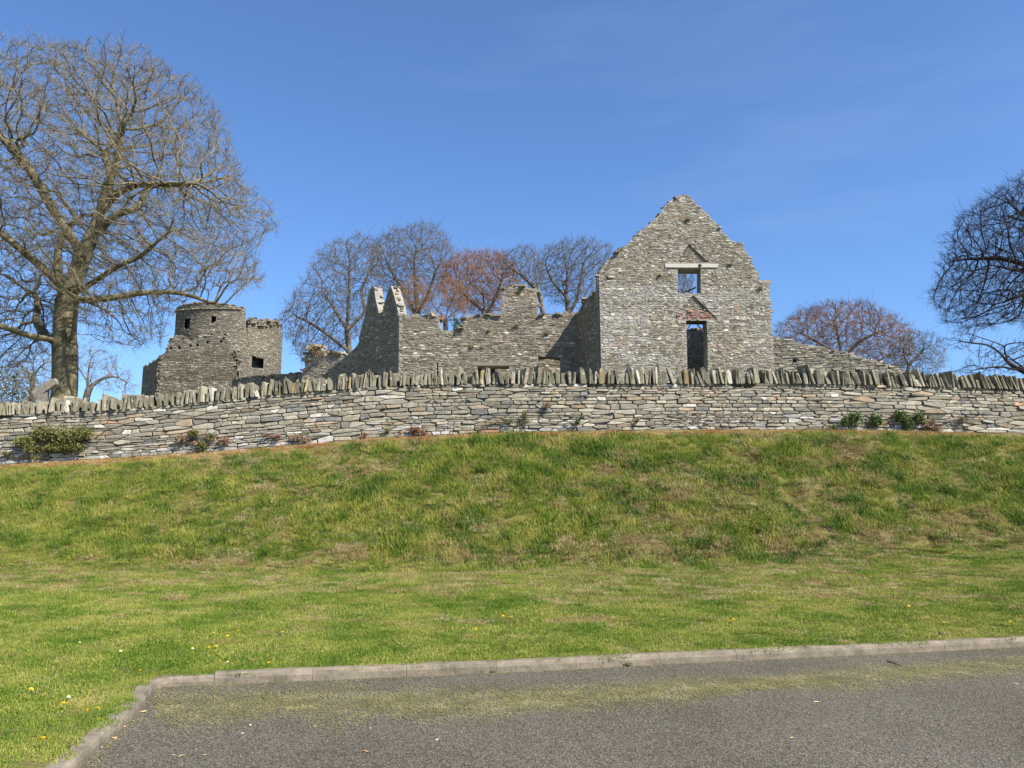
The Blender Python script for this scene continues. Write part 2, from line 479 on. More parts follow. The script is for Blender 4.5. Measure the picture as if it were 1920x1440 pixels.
# ------------------------------------------------------------------ masonry
def rubble(W, Hh, mean_w, mean_h, rng, big=.03, stretch=.9):
    """random rubble: uneven rows of seeds, grown into interlocking cells; returns boxes (N,4) and outlines (N,8,2)"""
    seeds = []; v = -2 * mean_h; sx = stretch * mean_h / mean_w
    while v < Hh + 2 * mean_h:
        h = mean_h * rng.lognormal(0, .46); u = -2 * mean_w - rng.random() * mean_w
        while u < W + 2 * mean_w:
            w = mean_w * rng.lognormal(0, .52)
            seeds.append((u + w / 2, v + h / 2 + rng.normal(0, .10 if stretch > .7 else .055) * h, 0)); u += w
        v += h
    S = np.array(seeds)
    isb = rng.random(len(S)) < big
    for k in np.where(isb)[0]:
        if S[k, 2] < 0: continue
        a = rng.uniform(.75, 1.15) * mean_w; b = rng.uniform(2.4, 4.6) * mean_h
        d = ((S[:, 0] - S[k, 0]) / a) ** 2 + ((S[:, 1] - S[k, 1]) / b) ** 2 < 1
        d[k] = False; S[d, 2] = -1
    S = S[S[:, 2] >= 0, :2]
    Q = S * np.array([sx, 1.0])
    _v, _e, tris, *_r = delaunay_2d_cdt([Vector(p) for p in Q], [], [], 0, 1e-7)
    Q = np.array([(p.x, p.y) for p in _v]); T = np.array([list(t) for t in tris])
    A, B, Cc = Q[T[:, 0]], Q[T[:, 1]], Q[T[:, 2]]
    D = 2 * (A[:, 0] * (B[:, 1] - Cc[:, 1]) + B[:, 0] * (Cc[:, 1] - A[:, 1]) + Cc[:, 0] * (A[:, 1] - B[:, 1]))
    D = np.where(np.abs(D) < 1e-12, 1e-12, D)
    a2, b2, c2 = (A ** 2).sum(1), (B ** 2).sum(1), (Cc ** 2).sum(1)
    ctr = np.stack([(a2 * (B[:, 1] - Cc[:, 1]) + b2 * (Cc[:, 1] - A[:, 1]) + c2 * (A[:, 1] - B[:, 1])) / D, (a2 * (Cc[:, 0] - B[:, 0]) + b2 * (A[:, 0] - Cc[:, 0]) + c2 * (B[:, 0] - A[:, 0])) / D], -1)
    inc = [[] for _ in Q]
    for t, (a, b, c) in enumerate(T): inc[a].append(t); inc[b].append(t); inc[c].append(t)
    R, P8 = [], []
    for k, q_ in enumerate(Q):
        x = q_[0] / sx
        if not (-.3 * mean_w < x < W + .3 * mean_w and -.3 * mean_h < q_[1] < Hh + .3 * mean_h) or len(inc[k]) < 3: continue
        p = ctr[inc[k]]; o = np.argsort(np.arctan2(p[:, 1] - q_[1], p[:, 0] - q_[0])); p = p[o]
        p = np.clip(p, q_ - np.array([3.2 * stretch, 2.4]) * mean_h, q_ + np.array([3.2 * stretch, 2.4]) * mean_h) / np.array([sx, 1.0])
        p = list(p)
        while len(p) > 8:
            L = [np.hypot(*(p[i] - p[i - 1])) for i in range(len(p))]; i = int(np.argmin(L)); p[i - 1] = (p[i] + p[i - 1]) / 2; p.pop(i)
        while len(p) < 8:
            L = [np.hypot(*(p[i] - p[i - 1])) for i in range(len(p))]; i = int(np.argmax(L)); p.insert(i, p[i - 1] + (p[i] - p[i - 1]) * rng.uniform(.35, .65))
        p = np.array(p); lo = p.min(0); hi = p.max(0)
        if hi[0] - lo[0] < .03 or hi[1] - lo[1] < .02: continue
        R.append((lo[0], hi[0], lo[1], hi[1])); P8.append(p)
    return np.array(R), np.array(P8)

def stone_arrays(R, gap, prot, back, rng, round_=.7, three=True, P8=None):
    """R (N,4) boxes -> verts (N,nv,3) in (u,v,w), faces for one stone"""
    N = len(R); hw = np.maximum((R[:, 1] - R[:, 0] - gap) / 2, .008); hh = np.maximum((R[:, 3] - R[:, 2] - gap) / 2, .008)
    cx = (R[:, 0] + R[:, 1]) / 2; cy = (R[:, 2] + R[:, 3]) / 2
    m = np.minimum(hw, hh)
    a = np.minimum(m[:, None] * rng.uniform(.1, 1.5 * round_ + .1, (N, 4)), hw[:, None] * .7); b = m[:, None] * rng.uniform(.1, round_, (N, 4))
    X = np.stack([-hw + a[:, 0], hw - a[:, 1], hw, hw, hw - a[:, 2], -hw + a[:, 3], -hw, -hw], 1)
    Yv = np.stack([-hh, -hh, -hh + b[:, 1], hh - b[:, 2], hh, hh, hh - b[:, 3], -hh + b[:, 0]], 1)
    X = X + rng.uniform(-.12, .12, (N, 8)) * m[:, None]; Yv = Yv + rng.uniform(-.12, .12, (N, 8)) * m[:, None]
    if P8 is not None:
        X = P8[:, :, 0] - cx[:, None]; Yv = P8[:, :, 1] - cy[:, None]
        # soften the corners a little, then draw back from the joints
        X = .90 * X + .05 * np.roll(X, 1, 1) + .05 * np.roll(X, -1, 1); Yv = .94 * Yv + .03 * np.roll(Yv, 1, 1) + .03 * np.roll(Yv, -1, 1)
        X = X * (1 - gap / 2 / (hw + gap / 2))[:, None] + rng.normal(0, .075, X.shape) * m[:, None]; Yv = Yv * 1.02 * (1 - gap / 2 / (hh + gap / 2))[:, None] + rng.normal(0, .05, X.shape) * m[:, None]
    bev = np.minimum(.016, .3 * m)
    fx = (hw - bev) / hw; fy = (hh - bev) / hh
    p = rng.uniform(prot[0], prot[1], N)
    tx = rng.normal(0, .05, N); ty = rng.normal(0, .09, N)
    tilt = np.clip(tx[:, None] * X + ty[:, None] * Yv, -.03, .03) + rng.uniform(-.004, .004, (N, 8))
    rings = [np.stack([X, Yv, np.full_like(X, -back)], -1)]
    if three: rings.append(np.stack([X, Yv, p[:, None] - bev[:, None] * .9 + tilt], -1))
    rings.append(np.stack([X * fx[:, None], Yv * fy[:, None], p[:, None] + tilt], -1))
    V = np.concatenate(rings, 1)
    V[:, :, 0] += cx[:, None]; V[:, :, 1] += cy[:, None]
    k = len(rings)
    quads = [[r * 8 + j, r * 8 + (j + 1) % 8, (r + 1) * 8 + (j + 1) % 8, (r + 1) * 8 + j] for r in range(k - 1) for j in range(8)]
    return V, np.array(quads), np.array([[(k - 1) * 8 + j for j in range(8)]])

def palette(N, rng, cols, weights, spread=.14):
    cols = np.array(cols); i = rng.choice(len(cols), N, p=np.array(weights) / sum(weights))
    return np.clip(cols[i] * rng.lognormal(0, spread, (N, 1)) * np.array([1.03, 1.0, .95]), .01, .85)

PAL_WALL = ([(.30, .275, .215), (.36, .335, .27), (.23, .215, .175), (.34, .275, .20), (.55, .53, .46), (.20, .20, .185), (.42, .24, .15)], [6, 5, 4, 2.0, .45, 1.2, .05])
PAL_WALL = ([tuple(min(.7, c * 0.84) for c in q_) for q_ in PAL_WALL[0]], PAL_WALL[1])
PAL_RUIN = ([(.25, .225, .17), (.30, .27, .21), (.19, .172, .135), (.30, .235, .165), (.58, .56, .50), (.40, .37, .31), (.38, .21, .14)], [6, 5, 4, 1.5, .5, 2, .06])
PAL_RUIN = ([tuple(min(.7, c * 0.90) for c in q_) for q_ in PAL_RUIN[0]], PAL_RUIN[1])
PAL_KEEP = ([(.225, .20, .155), (.26, .235, .185), (.18, .165, .13), (.27, .22, .16), (.42, .40, .34)], [6, 5, 4, 2, .8])
PAL_KEEP = ([tuple(min(.7, c * 0.80) for c in q_) for q_ in PAL_KEEP[0]], PAL_KEEP[1])
PAL_COPE = ([(.20, .185, .135), (.26, .24, .18), (.15, .14, .105), (.27, .21, .11), (.46, .44, .37)], [5, 5, 3, .7, .6])
PAL_COPE = ([tuple(min(.7, c * 0.98) for c in q_) for q_ in PAL_COPE[0]], PAL_COPE[1])

def lay_stones(parent, origin, RP_, mapf, mat, col, gap, prot, back, rng, n_single, single='stone', rest='small_stones', round_=.7, three=True):
    """the n_single largest stones become objects of their own, the others one mesh"""
    R, P8 = RP_
    V, quads, octo = stone_arrays(R, gap, prot, back, rng, round_, three, P8)
    N, nv, _ = V.shape
    W = mapf(V[:, :, 0].ravel(), V[:, :, 1].ravel(), V[:, :, 2].ravel()).reshape(N, nv, 3) - origin
    area = (R[:, 1] - R[:, 0]) * (R[:, 3] - R[:, 2])
    order = np.argsort(-area)
    for i in order[:n_single]:
        c = W[i].mean(0)
        link(single, mesh_arrays(single, W[i] - c, [quads, octo], np.repeat(col[i][None], nv, 0)), mat, parent, c)
    k = order[n_single:]
    if len(k):
        off = (np.arange(len(k)) * nv)[:, None, None]
        o = link(rest, mesh_arrays(rest, W[k].reshape(-1, 3), [(quads[None] + off).reshape(-1, 4), (octo[None] + off).reshape(-1, 8)], np.repeat(col[k], nv, 0)), mat, parent)
        o['kind'] = 'stuff'

class Plane:
    """vertical wall face from A (left as seen) to B (right as seen); w points out of the face"""
    def __init__(s, A, B):
        s.A = np.array(A[:2], float); d = np.array(B[:2], float) - s.A
        s.L = np.linalg.norm(d); s.d = d / s.L; s.n = np.array([s.d[1], -s.d[0]])
    def map(s, u, v, w):
        return np.stack([s.A[0] + u * s.d[0] + w * s.n[0], s.A[1] + u * s.d[1] + w * s.n[1], v], -1)
    def px(s, px, py):
        a, b, c = ray(px, py)
        den = a * s.n[0] + b * s.n[1]
        t = (s.A @ s.n) / den
        P = np.array([a * t, b * t])
        return np.array([(P - s.A) @ s.d, EYE + c * t])
    def poly(s, pts): return np.array([s.px(*p) for p in pts])

def jag(poly, closed_skip, step, amp, rng):
    """break straight upper edges into uneven masonry steps; closed_skip: indexes of edges left straight"""
    out = []
    n = len(poly)
    for i in range(n):
        a = poly[i]; b = poly[(i + 1) % n]
        out.append(a)
        if i in closed_skip: continue
        L = np.linalg.norm(b - a); k = int(L / step)
        for j in range(1, k):
            t = (j + rng.uniform(-.3, .3)) / k
            out.append(a + (b - a) * t + rng.uniform(-amp, amp, 2))
    return np.array(out)

def prism(poly, holes, recess, T, pl):
    """wall body: outline with holes right through and shallow recesses [(poly, depth)]; returns verts (world), faces"""
    V = []; Fc = []
    def ccw(p):
        p = np.asarray(p); x, y = p[:, 0], p[:, 1]
        return p if (np.roll(x, -1) * y - x * np.roll(y, -1)).sum() < 0 else p[::-1]
    outer = ccw(poly); hs = [ccw(h) for h in holes]; rs = [(ccw(h), d) for h, d in recess]
    def face(loops, w, flip):
        base = len(V)
        for l in loops:
            for u, v in l: V.append((u, v, w))
        t = tessellate_polygon([[Vector((u, v, 0)) for u, v in l] for l in loops])
        P = np.array([p[:2] for p in V[base:]])
        for tr in t:
            a, b, c = P[list(tr)]
            s = (b[0] - a[0]) * (c[1] - a[1]) - (b[1] - a[1]) * (c[0] - a[0])
            tr = list(tr) if (s > 0) != flip else list(tr)[::-1]
            Fc.append([base + k for k in tr])
    def side(l, w0, w1, inward):
        base = len(V); n = len(l)
        for u, v in l: V.append((u, v, w0))
        for u, v in l: V.append((u, v, w1))
        for i in range(n):
            j = (i + 1) % n
            f = [base + i, base + n + i, base + n + j, base + j]
            Fc.append(f if not inward else f[::-1])
    face([outer] + hs + [r for r, _ in rs], 0, False)
    face([outer] + hs, -T, True)
    side(outer, 0, -T, False)
    for h in hs: side(h, 0, -T, True)
    for r, d in rs:
        side(r, 0, -d, True); face([r], -d, False)
    A = np.array(V)
    W = pl.map(A[:, 0], A[:, 1], A[:, 2])
    t3 = np.array([f for f in Fc if len(f) == 3]); t4 = np.array([f for f in Fc if len(f) == 4]).reshape(-1, 4)
    return W, [t3, t4]

def blocks(cent, half, ax, rng, jit=.22):
    """irregular boxes: cent (N,3), half (N,3), axes ax (3,3) rows"""
    N = len(cent)
    s = np.array([[-1, -1, -1], [1, -1, -1], [1, 1, -1], [-1, 1, -1], [-1, -1, 1], [1, -1, 1], [1, 1, 1], [-1, 1, 1]], float)
    P = s[None] * half[:, None] * (1 + rng.uniform(-jit, jit, (N, 8, 3)))
    yaw = rng.normal(0, .2, N); ti = rng.normal(0, .12, N)
    x = P[:, :, 0] * np.cos(yaw)[:, None] - P[:, :, 1] * np.sin(yaw)[:, None]
    y = P[:, :, 0] * np.sin(yaw)[:, None] + P[:, :, 1] * np.cos(yaw)[:, None]
    z = P[:, :, 2] + x * ti[:, None]
    W = cent[:, None] + x[..., None] * ax[0] + y[..., None] * ax[1] + z[..., None] * ax[2]
    f = np.array([[0, 3, 2, 1], [4, 5, 6, 7], [0, 1, 5, 4], [1, 2, 6, 5], [2, 3, 7, 6], [3, 0, 4, 7]])
    return W.reshape(-1, 3), (f[None] + (np.arange(N) * 8)[:, None, None]).reshape(-1, 4)

def top_rubble(parent, origin, poly, pl, T, mat, pal, rng, size=(.17, .055), density=1.0, zmin=-9e9):
    cs = []; hs = []
    n = len(poly)
    for i in range(n):
        a = poly[i]; b = poly[(i + 1) % n]; e = b - a; L = np.linalg.norm(e)
        if L < .02: continue
        # outward normal of the outline in (u,v): poly is given clockwise along the top (left to right)
        nv = np.array([-e[1], e[0]]) / L
        if nv[1] < .12: continue
        for _ in range(max(1, int(L * T * 9 * density))):
            t = rng.random(); p = a + e * t
            if p[1] < zmin: continue
            w = -rng.random() * T
            h = np.array([size[0] * rng.lognormal(0, .35), size[0] * rng.lognormal(0, .3), size[1] * rng.lognormal(0, .35)])
            cs.append(pl.map(p[0], p[1] + rng.uniform(-.3, .8) * size[1], w)); hs.append(h)
    if not cs: return
    ax = np.array([[*pl.d, 0], [*pl.n, 0], [0, 0, 1]])
    V, f = blocks(np.array(cs) - origin, np.array(hs), ax, rng)
    col = np.repeat(palette(len(cs), rng, *pal), 8, 0)
    o = link('wall_top_rubble', mesh_arrays('wall_top_rubble', V, [f], col), mat, parent); o['kind'] = 'stuff'

def masonry_part(root, name, pl, poly, holes, recess, T, rng, mean=(.26, .085), pal=PAL_RUIN, mat='ruin_stone', body='mortar', n_single=80,
                 skip_edges=(), amp=.05, step=.3, gap=.011, prot=(.004, .028), big=.01, top=True, tint=None, top_size=(.17, .055), three=False, stretch=.88):
    org = np.array(root.location)
    pj = jag(poly, skip_edges, step, amp, rng)
    W, faces = prism(pj, holes, recess, T, pl)
    bodyo = link(name, mesh_arrays(name, W - org, faces), M[body], root)
    u0, v0 = poly.min(0); u1, v1 = poly.max(0)
    R, P8 = rubble(u1 - u0, v1 - v0, mean[0], mean[1], rng, big=big, stretch=stretch)
    R = R + np.array([u0, u0, v0, v0]); P8 = P8 + np.array([u0, v0])
    cx = (R[:, 0] + R[:, 1]) / 2; cy = (R[:, 2] + R[:, 3]) / 2
    ok = inside(pj, cx, cy)
    cnt = np.zeros(len(R), int)
    for sx in (-.42, .42):
        for sy in (-.42, .42):
            x = cx + sx * (R[:, 1] - R[:, 0]); y = cy + sy * (R[:, 3] - R[:, 2])
            cnt += inside(pj, x, y)
            for h in holes + [r for r, _ in recess]: ok &= ~inside(h, x, y)
    for h in holes + [r for r, _ in recess]: ok &= ~inside(h, cx, cy)
    ok &= cnt >= 3; R = R[ok]; P8 = P8[ok]
    col = palette(len(R), rng, *pal)
    if tint is not None: col = tint(R, col, rng)
    lay_stones(bodyo, org, (R, P8), pl.map, M[mat], col, gap, prot, .04, rng, n_single, three=three)
    if top: top_rubble(bodyo, org, pj, pl, T, M[mat], pal, rng, size=top_size)
    return bodyo

# ---- boundary wall with upright coping
rng = np.random.default_rng(5)
X0, X1 = -15.5, 16.5
origin = np.array([0.3, float(wall_Y(.3)), float(base_z(.3))])
bw = thing('boundary_wall', origin, 'long low dry-stone wall with upright slate coping along the top of the grass bank', 'wall')
WH = 1.36
def bw_map(u, v, w):
    X = X0 + u; zb = base_z(X) - .08; zt = top_z(X)
    z = zb + v / WH * (zt - zb)
    return np.stack([X, wall_Y(X) - w * (1 - 0 * w) + .0 - .0 * v + .05 * (v / WH), z], -1)
us = np.linspace(-.2, X1 - X0 + .2, 90)
cv = []
for w_, vv in ((0, -.25), (0, WH), (-.46, WH), (-.46, -.25)):
    cv.append(bw_map(us, np.full_like(us, vv), np.full_like(us, w_)))
cv = np.stack(cv, 1).reshape(-1, 3) - origin
fq = np.array([[i * 4 + j, (i + 1) * 4 + j, (i + 1) * 4 + (j + 1) % 4, i * 4 + (j + 1) % 4] for i in range(len(us) - 1) for j in range(4)])
core = link('wall_core', mesh_arrays('wall_core', cv, [fq, np.array([[0, 3, 2, 1], [(len(us) - 1) * 4 + k for k in range(4)]]).astype(int)]), M['core'], bw)
R, P8 = rubble(X1 - X0, WH - .05, .21, .068, rng, big=.05, stretch=.62)
ok = (R[:, 3] < WH + .02) & (R[:, 0] > 0); R = R[ok]; P8 = P8[ok]
col = palette(len(R), rng, *PAL_WALL)
low = np.clip(1 - R[:, 2] / .45, 0, 1)
wh = rng.random(len(R)) < low * .42
col[wh] = np.array([.37, .35, .31]) * rng.lognormal(0, .1, (wh.sum(), 1))
lay_stones(bw, origin, (R, P8), bw_map, M['wall_stone'], np.clip(col, 0, .8), .012, (.02, .06), .06, rng, 300, round_=.75)
# coping stones, each its own object
u = .1; k = 0; outer = []
while u < X1 - X0 - .1:
    X = X0 + u
    w = float(np.clip(rng.lognormal(math.log(.072), .42), .035, .17)); 
    lean = float(np.interp(X, [-13, -4, 4, 9, 14], [0, .0, -.05, -.22, -.28])) + rng.normal(0, .11)
    h = float(np.interp(X, [-14, -8, -3, 3, 14], [.29, .32, .34, .34, .32])) * rng.lognormal(0, .15)
    if rng.random() < .12: h *= .7
    V, quads, octo = stone_arrays(np.array([[-w / 2, w / 2, -.05, h]]), .0, (.0, .02), .42, rng, round_=.85)
    V = V[0]
    # ragged, pinched top and bent profile
    tpr = 1 - .35 * rng.random() * np.clip(V[:, 1] / h, 0, 1) ** 2
    V[:, 0] *= tpr
    V[:, 1] += V[:, 2] * rng.normal(0, .12)
    V = V + rng.normal(0, .009, V.shape) * np.array([1, 1.6, 1]) * (V[:, 1:2] > .05)
    sk = V[:, 1] * math.tan(lean)
    P = np.stack([V[:, 0] + sk, -V[:, 2], V[:, 1]], -1)
    yw = rng.normal(0, .17)
    P[:, :2] = P[:, :2] @ np.array([[math.cos(yw), math.sin(yw)], [-math.sin(yw), math.cos(yw)]])
    base = np.array([X, float(wall_Y(X)) - .02 + rng.uniform(-.04, .03), float(top_z(X)) - .005])
    cc = palette(1, rng, *PAL_COPE)
    if abs(X) < 12.6: link('coping_stone', mesh_arrays('coping_stone', P, [quads, octo], np.repeat(cc, len(P), 0)), M['cope_stone'], bw, base - origin)
    else: outer.append((P + base - origin, cc))
    u += w + .004 + abs(rng.normal(0, .03)) + (.06 if rng.random() < .15 else 0)
    k += 1

nv = len(outer[0][0]); off = (np.arange(len(outer)) * nv)[:, None, None]
o = link('outer_coping', mesh_arrays('outer_coping', np.concatenate([p for p, _ in outer]), [(quads[None] + off).reshape(-1, 4), (octo[None] + off).reshape(-1, 8)], np.repeat(np.concatenate([c for _, c in outer]), nv, 0)), M['cope_stone'], bw)
o['kind'] = 'stuff'

# ---- ruined house
rng = np.random.default_rng(17)
GA = at(1124, 700, 38.0); GB = at(1453, 700, 38.0); RC = at(1083, 700, 43.3)
L0 = at(748, 700, 44.0); LE = at(596, 700, 54.0)
hg = min(ground_at(GA[0], 38), ground_at(GB[0], 38))
house = thing('ruined_house', (GA[0], 38.0, ground_at(GA[0], 38)), 'roofless ruined stone house with a tall pointed gable and jagged wall tops', 'ruin')
# gable
pg = Plane(GA, GB)
top = [(1123, 512), (1133, 497), (1147, 480), (1172, 462), (1190, 445), (1205, 430), (1222, 416), (1236, 403), (1247, 386), (1260, 374), (1276, 366), (1290, 367), (1303, 378),
       (1318, 393), (1340, 417), (1358, 438), (1372, 453), (1394, 456), (1397, 470), (1408, 488), (1417, 505), (1423, 526), (1441, 530), (1444, 560), (1448, 625)]
P = list(pg.poly([(1127, 700)] + top + [(1453, 690)]))
P[0][1] = hg - .4; P[-1][1] = hg - .4
P[0][0] = pg.px(1128, 700)[0]
poly = np.array(P)
win = pg.poly([(1271, 504), (1314, 504), (1314, 550), (1271, 550)])
door = pg.poly([(1286, 601), (1325, 601), (1327, 640), (1327, 708), (1289, 708), (1288, 640)])
tri1 = pg.poly([(1292, 457), (1329, 492), (1267, 492)])
tri2 = pg.poly([(1300, 553), (1346, 599), (1258, 599)])
def gable_tint(R, col, rng):
    cx = (R[:, 0] + R[:, 1]) / 2; cy = (R[:, 2] + R[:, 3]) / 2
    zl = pg.px(1124, 545)[1]
    f = fbm(cx * .5, cy * .7, 31)
    pale = smooth(1.3 - np.abs(cy - zl + .1) / .45) * .7 + (cy < zl) * smooth((f + .12) / .35) * .62 + .05
    pale *= np.where(cx > 5.8, .55, 1)
    k = rng.random(len(R)) < pale
    col[k] = np.array([.335, .315, .275]) * rng.lognormal(0, .14, (k.sum(), 1))
    k = (cy < zl) & (rng.random(len(R)) < .02); col[k] = np.array([.36, .25, .20])
    w = rng.random(len(R)) < .03; col[w] = (.50, .48, .43)
    return np.clip(col, 0, .8)
gw = masonry_part(house, 'gable_wall', pg, poly, [win, door], [(tri1, .10), (tri2, .10)], .85, rng, mean=(.17, .075), n_single=160, skip_edges=(len(poly) - 1, len(poly) - 2, 0),
                  tint=gable_tint, amp=.05, step=.28, gap=.010, prot=(.003, .024), big=.012, top_size=(.10, .04))
gorg = np.array(house.location)
def beam(name, pl, p0, p1, w0, w1, h, mat, parent, org, rng):
    """a squared timber from p0 to p1 (u,v), thickness h, between depths w0..w1"""
    p0 = np.array(p0); p1 = np.array(p1); e = p1 - p0; n = np.array([-e[1], e[0]]) / np.linalg.norm(e) * h / 2
    V = []
    for k, t in enumerate(np.linspace(0, 1, 5)):
        c = p0 + e * t + rng.normal(0, .006, 2)
        for s, w in ((-1, w1), (1, w1), (1, w0), (-1, w0)):
            V.append((*(c + n * s), w))
    V = np.array(V); W = pl.map(V[:, 0], V[:, 1], V[:, 2]) - org
    f = [[i * 4 + j, (i + 1) * 4 + j, (i + 1) * 4 + (j + 1) % 4, i * 4 + (j + 1) % 4] for i in range(4) for j in range(4)]
    c = W.mean(0)
    return link(name, mesh_arrays(name, W - c, [np.array(f), np.array([[3, 2, 1, 0], [16, 17, 18, 19]])]), M[mat], parent, c)
beam('window_lintel', pg, pg.px(1247, 498.5), pg.px(1346, 498.5), -.5, .055, .19, 'timber', gw, gorg, rng)['label'] = 'pale timber lintel above the upper window'
beam('door_lintel', pg, pg.px(1282, 601), pg.px(1330, 601), -.6, -.12, .10, 'dark_timber', gw, gorg, rng)
beam('door_prop', pg, pg.px(1289, 618), pg.px(1299, 604), -.5, -.42, .06, 'timber', gw, gorg, rng)
beam('door_prop', pg, pg.px(1323, 618), pg.px(1311, 604), -.5, -.42, .06, 'timber', gw, gorg, rng)
beam('window_prop', pg, pg.px(1272, 548), pg.px(1310, 533), -.6, -.54, .06, 'dark_timber', gw, gorg, rng)
# stones and red bricks inside the two relieving triangles
for tri_, n0 in ((tri1, 0), (tri2, 1)):
    u0, v0 = tri_.min(0); u1, v1 = tri_.max(0)
    R, P8 = rubble(u1 - u0, v1 - v0, .17, .065, rng, big=0)
    R = R + np.array([u0, u0, v0, v0]); P8 = P8 + np.array([u0, v0])
    cx = (R[:, 0] + R[:, 1]) / 2; cy = (R[:, 2] + R[:, 3]) / 2
    ok = inside(tri_, cx, cy)
    if n0: ok &= cy > v0 + .55
    R = R[ok]; P8 = P8[ok]
    lay_stones(gw, gorg, (R, P8), pg.map, M['ruin_stone'], palette(len(R), rng, *PAL_RUIN), .012, (-.085, -.06), .12, rng, 0, rest='triangle_stones', three=False)
u0, v0 = tri2.min(0); u1, v1 = tri2.max(0)
v = v0 + .01; r_ = 0
while v < v0 + .56:
    hw_ = (u1 - u0) / 2 * (1 - (v + .04 - v0) / (v1 - v0)); cu = (u0 + u1) / 2 + (tri2[:, 0].mean() - (u0 + u1) / 2) * .3
    x = cu - hw_ + rng.uniform(0, .1)
    while x < cu + hw_ - .12:
        bwid = rng.uniform(.19, .24)
        if rng.random() < .90 - .55 * (v - v0) / .55:
            V, quads, octo = stone_arrays(np.array([[x, x + bwid, v, v + .085]]), .012, (-.07, -.02), .14, rng, round_=.25)
            W = pg.map(V[0, :, 0], V[0, :, 1], V[0, :, 2]) - gorg; c = W.mean(0)
            link('brick', mesh_arrays('brick', W - c, [quads, octo]), M['brick'], gw, c)
        x += bwid
    v += .09; r_ += 1
# return wall from the gable's near-left corner back to the cross wall (faces left)
pr = Plane(RC, GA)
P = [pr.px(1083, 700)] + [pr.px(*p) for p in ((1083, 588), (1090, 573), (1101, 557), (1112, 556), (1117, 550), (1120, 522), (1123.5, 514))] + [pr.px(1124, 700)]
P[0][1] = hg - .4; P[-1][1] = hg - .4; P[-1][0] -= .35; P[-2][0] -= .35; P[-3][0] -= .35; P[0][0] -= .3; P[1][0] -= .3
poly = np.array(P)
masonry_part(house, 'return_wall', pr, poly, [], [], .8, rng, mean=(.24, .085), n_single=20, skip_edges=(len(poly) - 1, len(poly) - 2, 0), amp=.04)
# right-hand side wall and low back wall inside (seen through the door)
RB = np.array([GB[0] - .9, 38.8]); RB2 = np.array([GB[0] - 3.9, 46.6])
pside = Plane(RB2, RB)   # faces the house interior (left)
zg = hg - .4
poly = np.array([[0, zg], [0, hg + 4.6], [2.5, hg + 4.75], [5, hg + 4.6], [pside.L - .5, hg + 4.9], [pside.L, hg + 5.0], [pside.L, zg]])
masonry_part(house, 'side_wall', pside, poly, [], [], .8, rng, n_single=10, skip_edges=(6, 5, 0), amp=.06)
pback = Plane(np.array([RC[0] + .9, 46.9]), np.array([GB[0] - 4.0, 47.2]))
poly = np.array([[0, zg], [0, hg + 2.2], [2, hg + 2.9], [4, hg + 3.1], [pback.L - .1, hg + 3.5], [pback.L - .1, zg]])
masonry_part(house, 'back_wall', pback, poly, [], [], .7, rng, n_single=10, skip_edges=(5, 4, 0), amp=.08)
# cross wall
CB = RC + np.array([.35, 0, 0])
pc = Plane(L0, CB)
hc = min(ground_at(L0[0], 44), ground_at(RC[0], 43.5))
top = [(748, 588), (757, 592), (790, 592), (820, 591), (823, 600), (824, 617), (845, 620), (864, 617), (866, 606), (874, 592), (905, 590), (940, 590), (941, 560), (942, 542), (958, 537), (985, 537), (1005, 541),
       (1007, 565), (1008, 591), (1040, 589), (1082, 586), (1094, 586)]
P = [pc.px(748, 720)] + [pc.px(*p) for p in top] + [pc.px(1094, 720)]
P[0][1] = hc - .4; P[-1][1] = hc - .4
poly = np.array(P)
w1 = pc.poly([(895, 687), (955, 687), (955, 722), (895, 722)])
d1 = pc.poly([(1009, 669), (1030, 668), (1050, 672), (1050, 740), (1009, 740)])
s1 = pc.poly([(819, 680), (822, 680), (822, 706), (819, 706)])
cw = masonry_part(house, 'cross_wall', pc, poly, [w1, d1], [(s1, .3)], .8, rng, mean=(.21, .068), n_single=120, skip_edges=(len(poly) - 1, len(poly) - 2, 0), amp=.05, prot=(.006, .03), big=.012)
beam('lintel', pc, pc.px(886, 682), pc.px(966, 682), -.5, .03, .20, 'lintel_stone', cw, gorg, rng)['label'] = 'flat stone lintel over the low window'
# stonework seen in the sun behind the doorway
pq = Plane(at(985, 700, 46.9), at(1064, 700, 46.9))
poly = np.array([[0, hc - .4], [0, hc + 3.4], [.6, hc + 3.7], [1.4, hc + 3.6], [pq.L, hc + 3.7], [pq.L, hc - .4]])
masonry_part(house, 'inner_wall', pq, poly, [], [], .7, rng, n_single=6, skip_edges=(5, 4, 0), amp=.06)
pq2 = Plane(at(875, 700, 46.2), at(978, 700, 46.2))
poly = np.array([[0, hc - .4], [0, hc + 2.6], [1.4, hc + 2.8], [pq2.L, hc + 2.7], [pq2.L, hc - .4]])
masonry_part(house, 'chamber_wall', pq2, poly, [], [], .6, rng, n_single=0, skip_edges=(4, 3, 0), amp=.06)
# end wall with the forked gable (in shade)
pe = Plane(LE, L0)
he = min(ground_at(LE[0], LE[1]), hc)
top = [(598, 716), (606, 704), (618, 692), (632, 681), (648, 669), (662, 656), (672, 645), (676, 622), (682, 600), (687, 575), (692, 548), (697, 537), (701, 538), (704, 560), (709, 580), (713, 591), (717, 586), (722, 565), (728, 543), (733, 536), (737, 548), (742, 566), (747, 588)]
P = [pe.px(598, 720)] + [pe.px(*p) for p in top] + [pe.px(748, 700)]
P[0][1] = he - .4; P[-1][1] = he - .4; P[-1][0] -= .01; P[-2][0] -= .01
poly = np.array(P)
masonry_part(house, 'end_wall', pe, poly, [], [], .55, rng, mean=(.24, .085), n_single=40, skip_edges=(len(poly) - 1, len(poly) - 2, 0), amp=.05, top_size=(.10, .038))

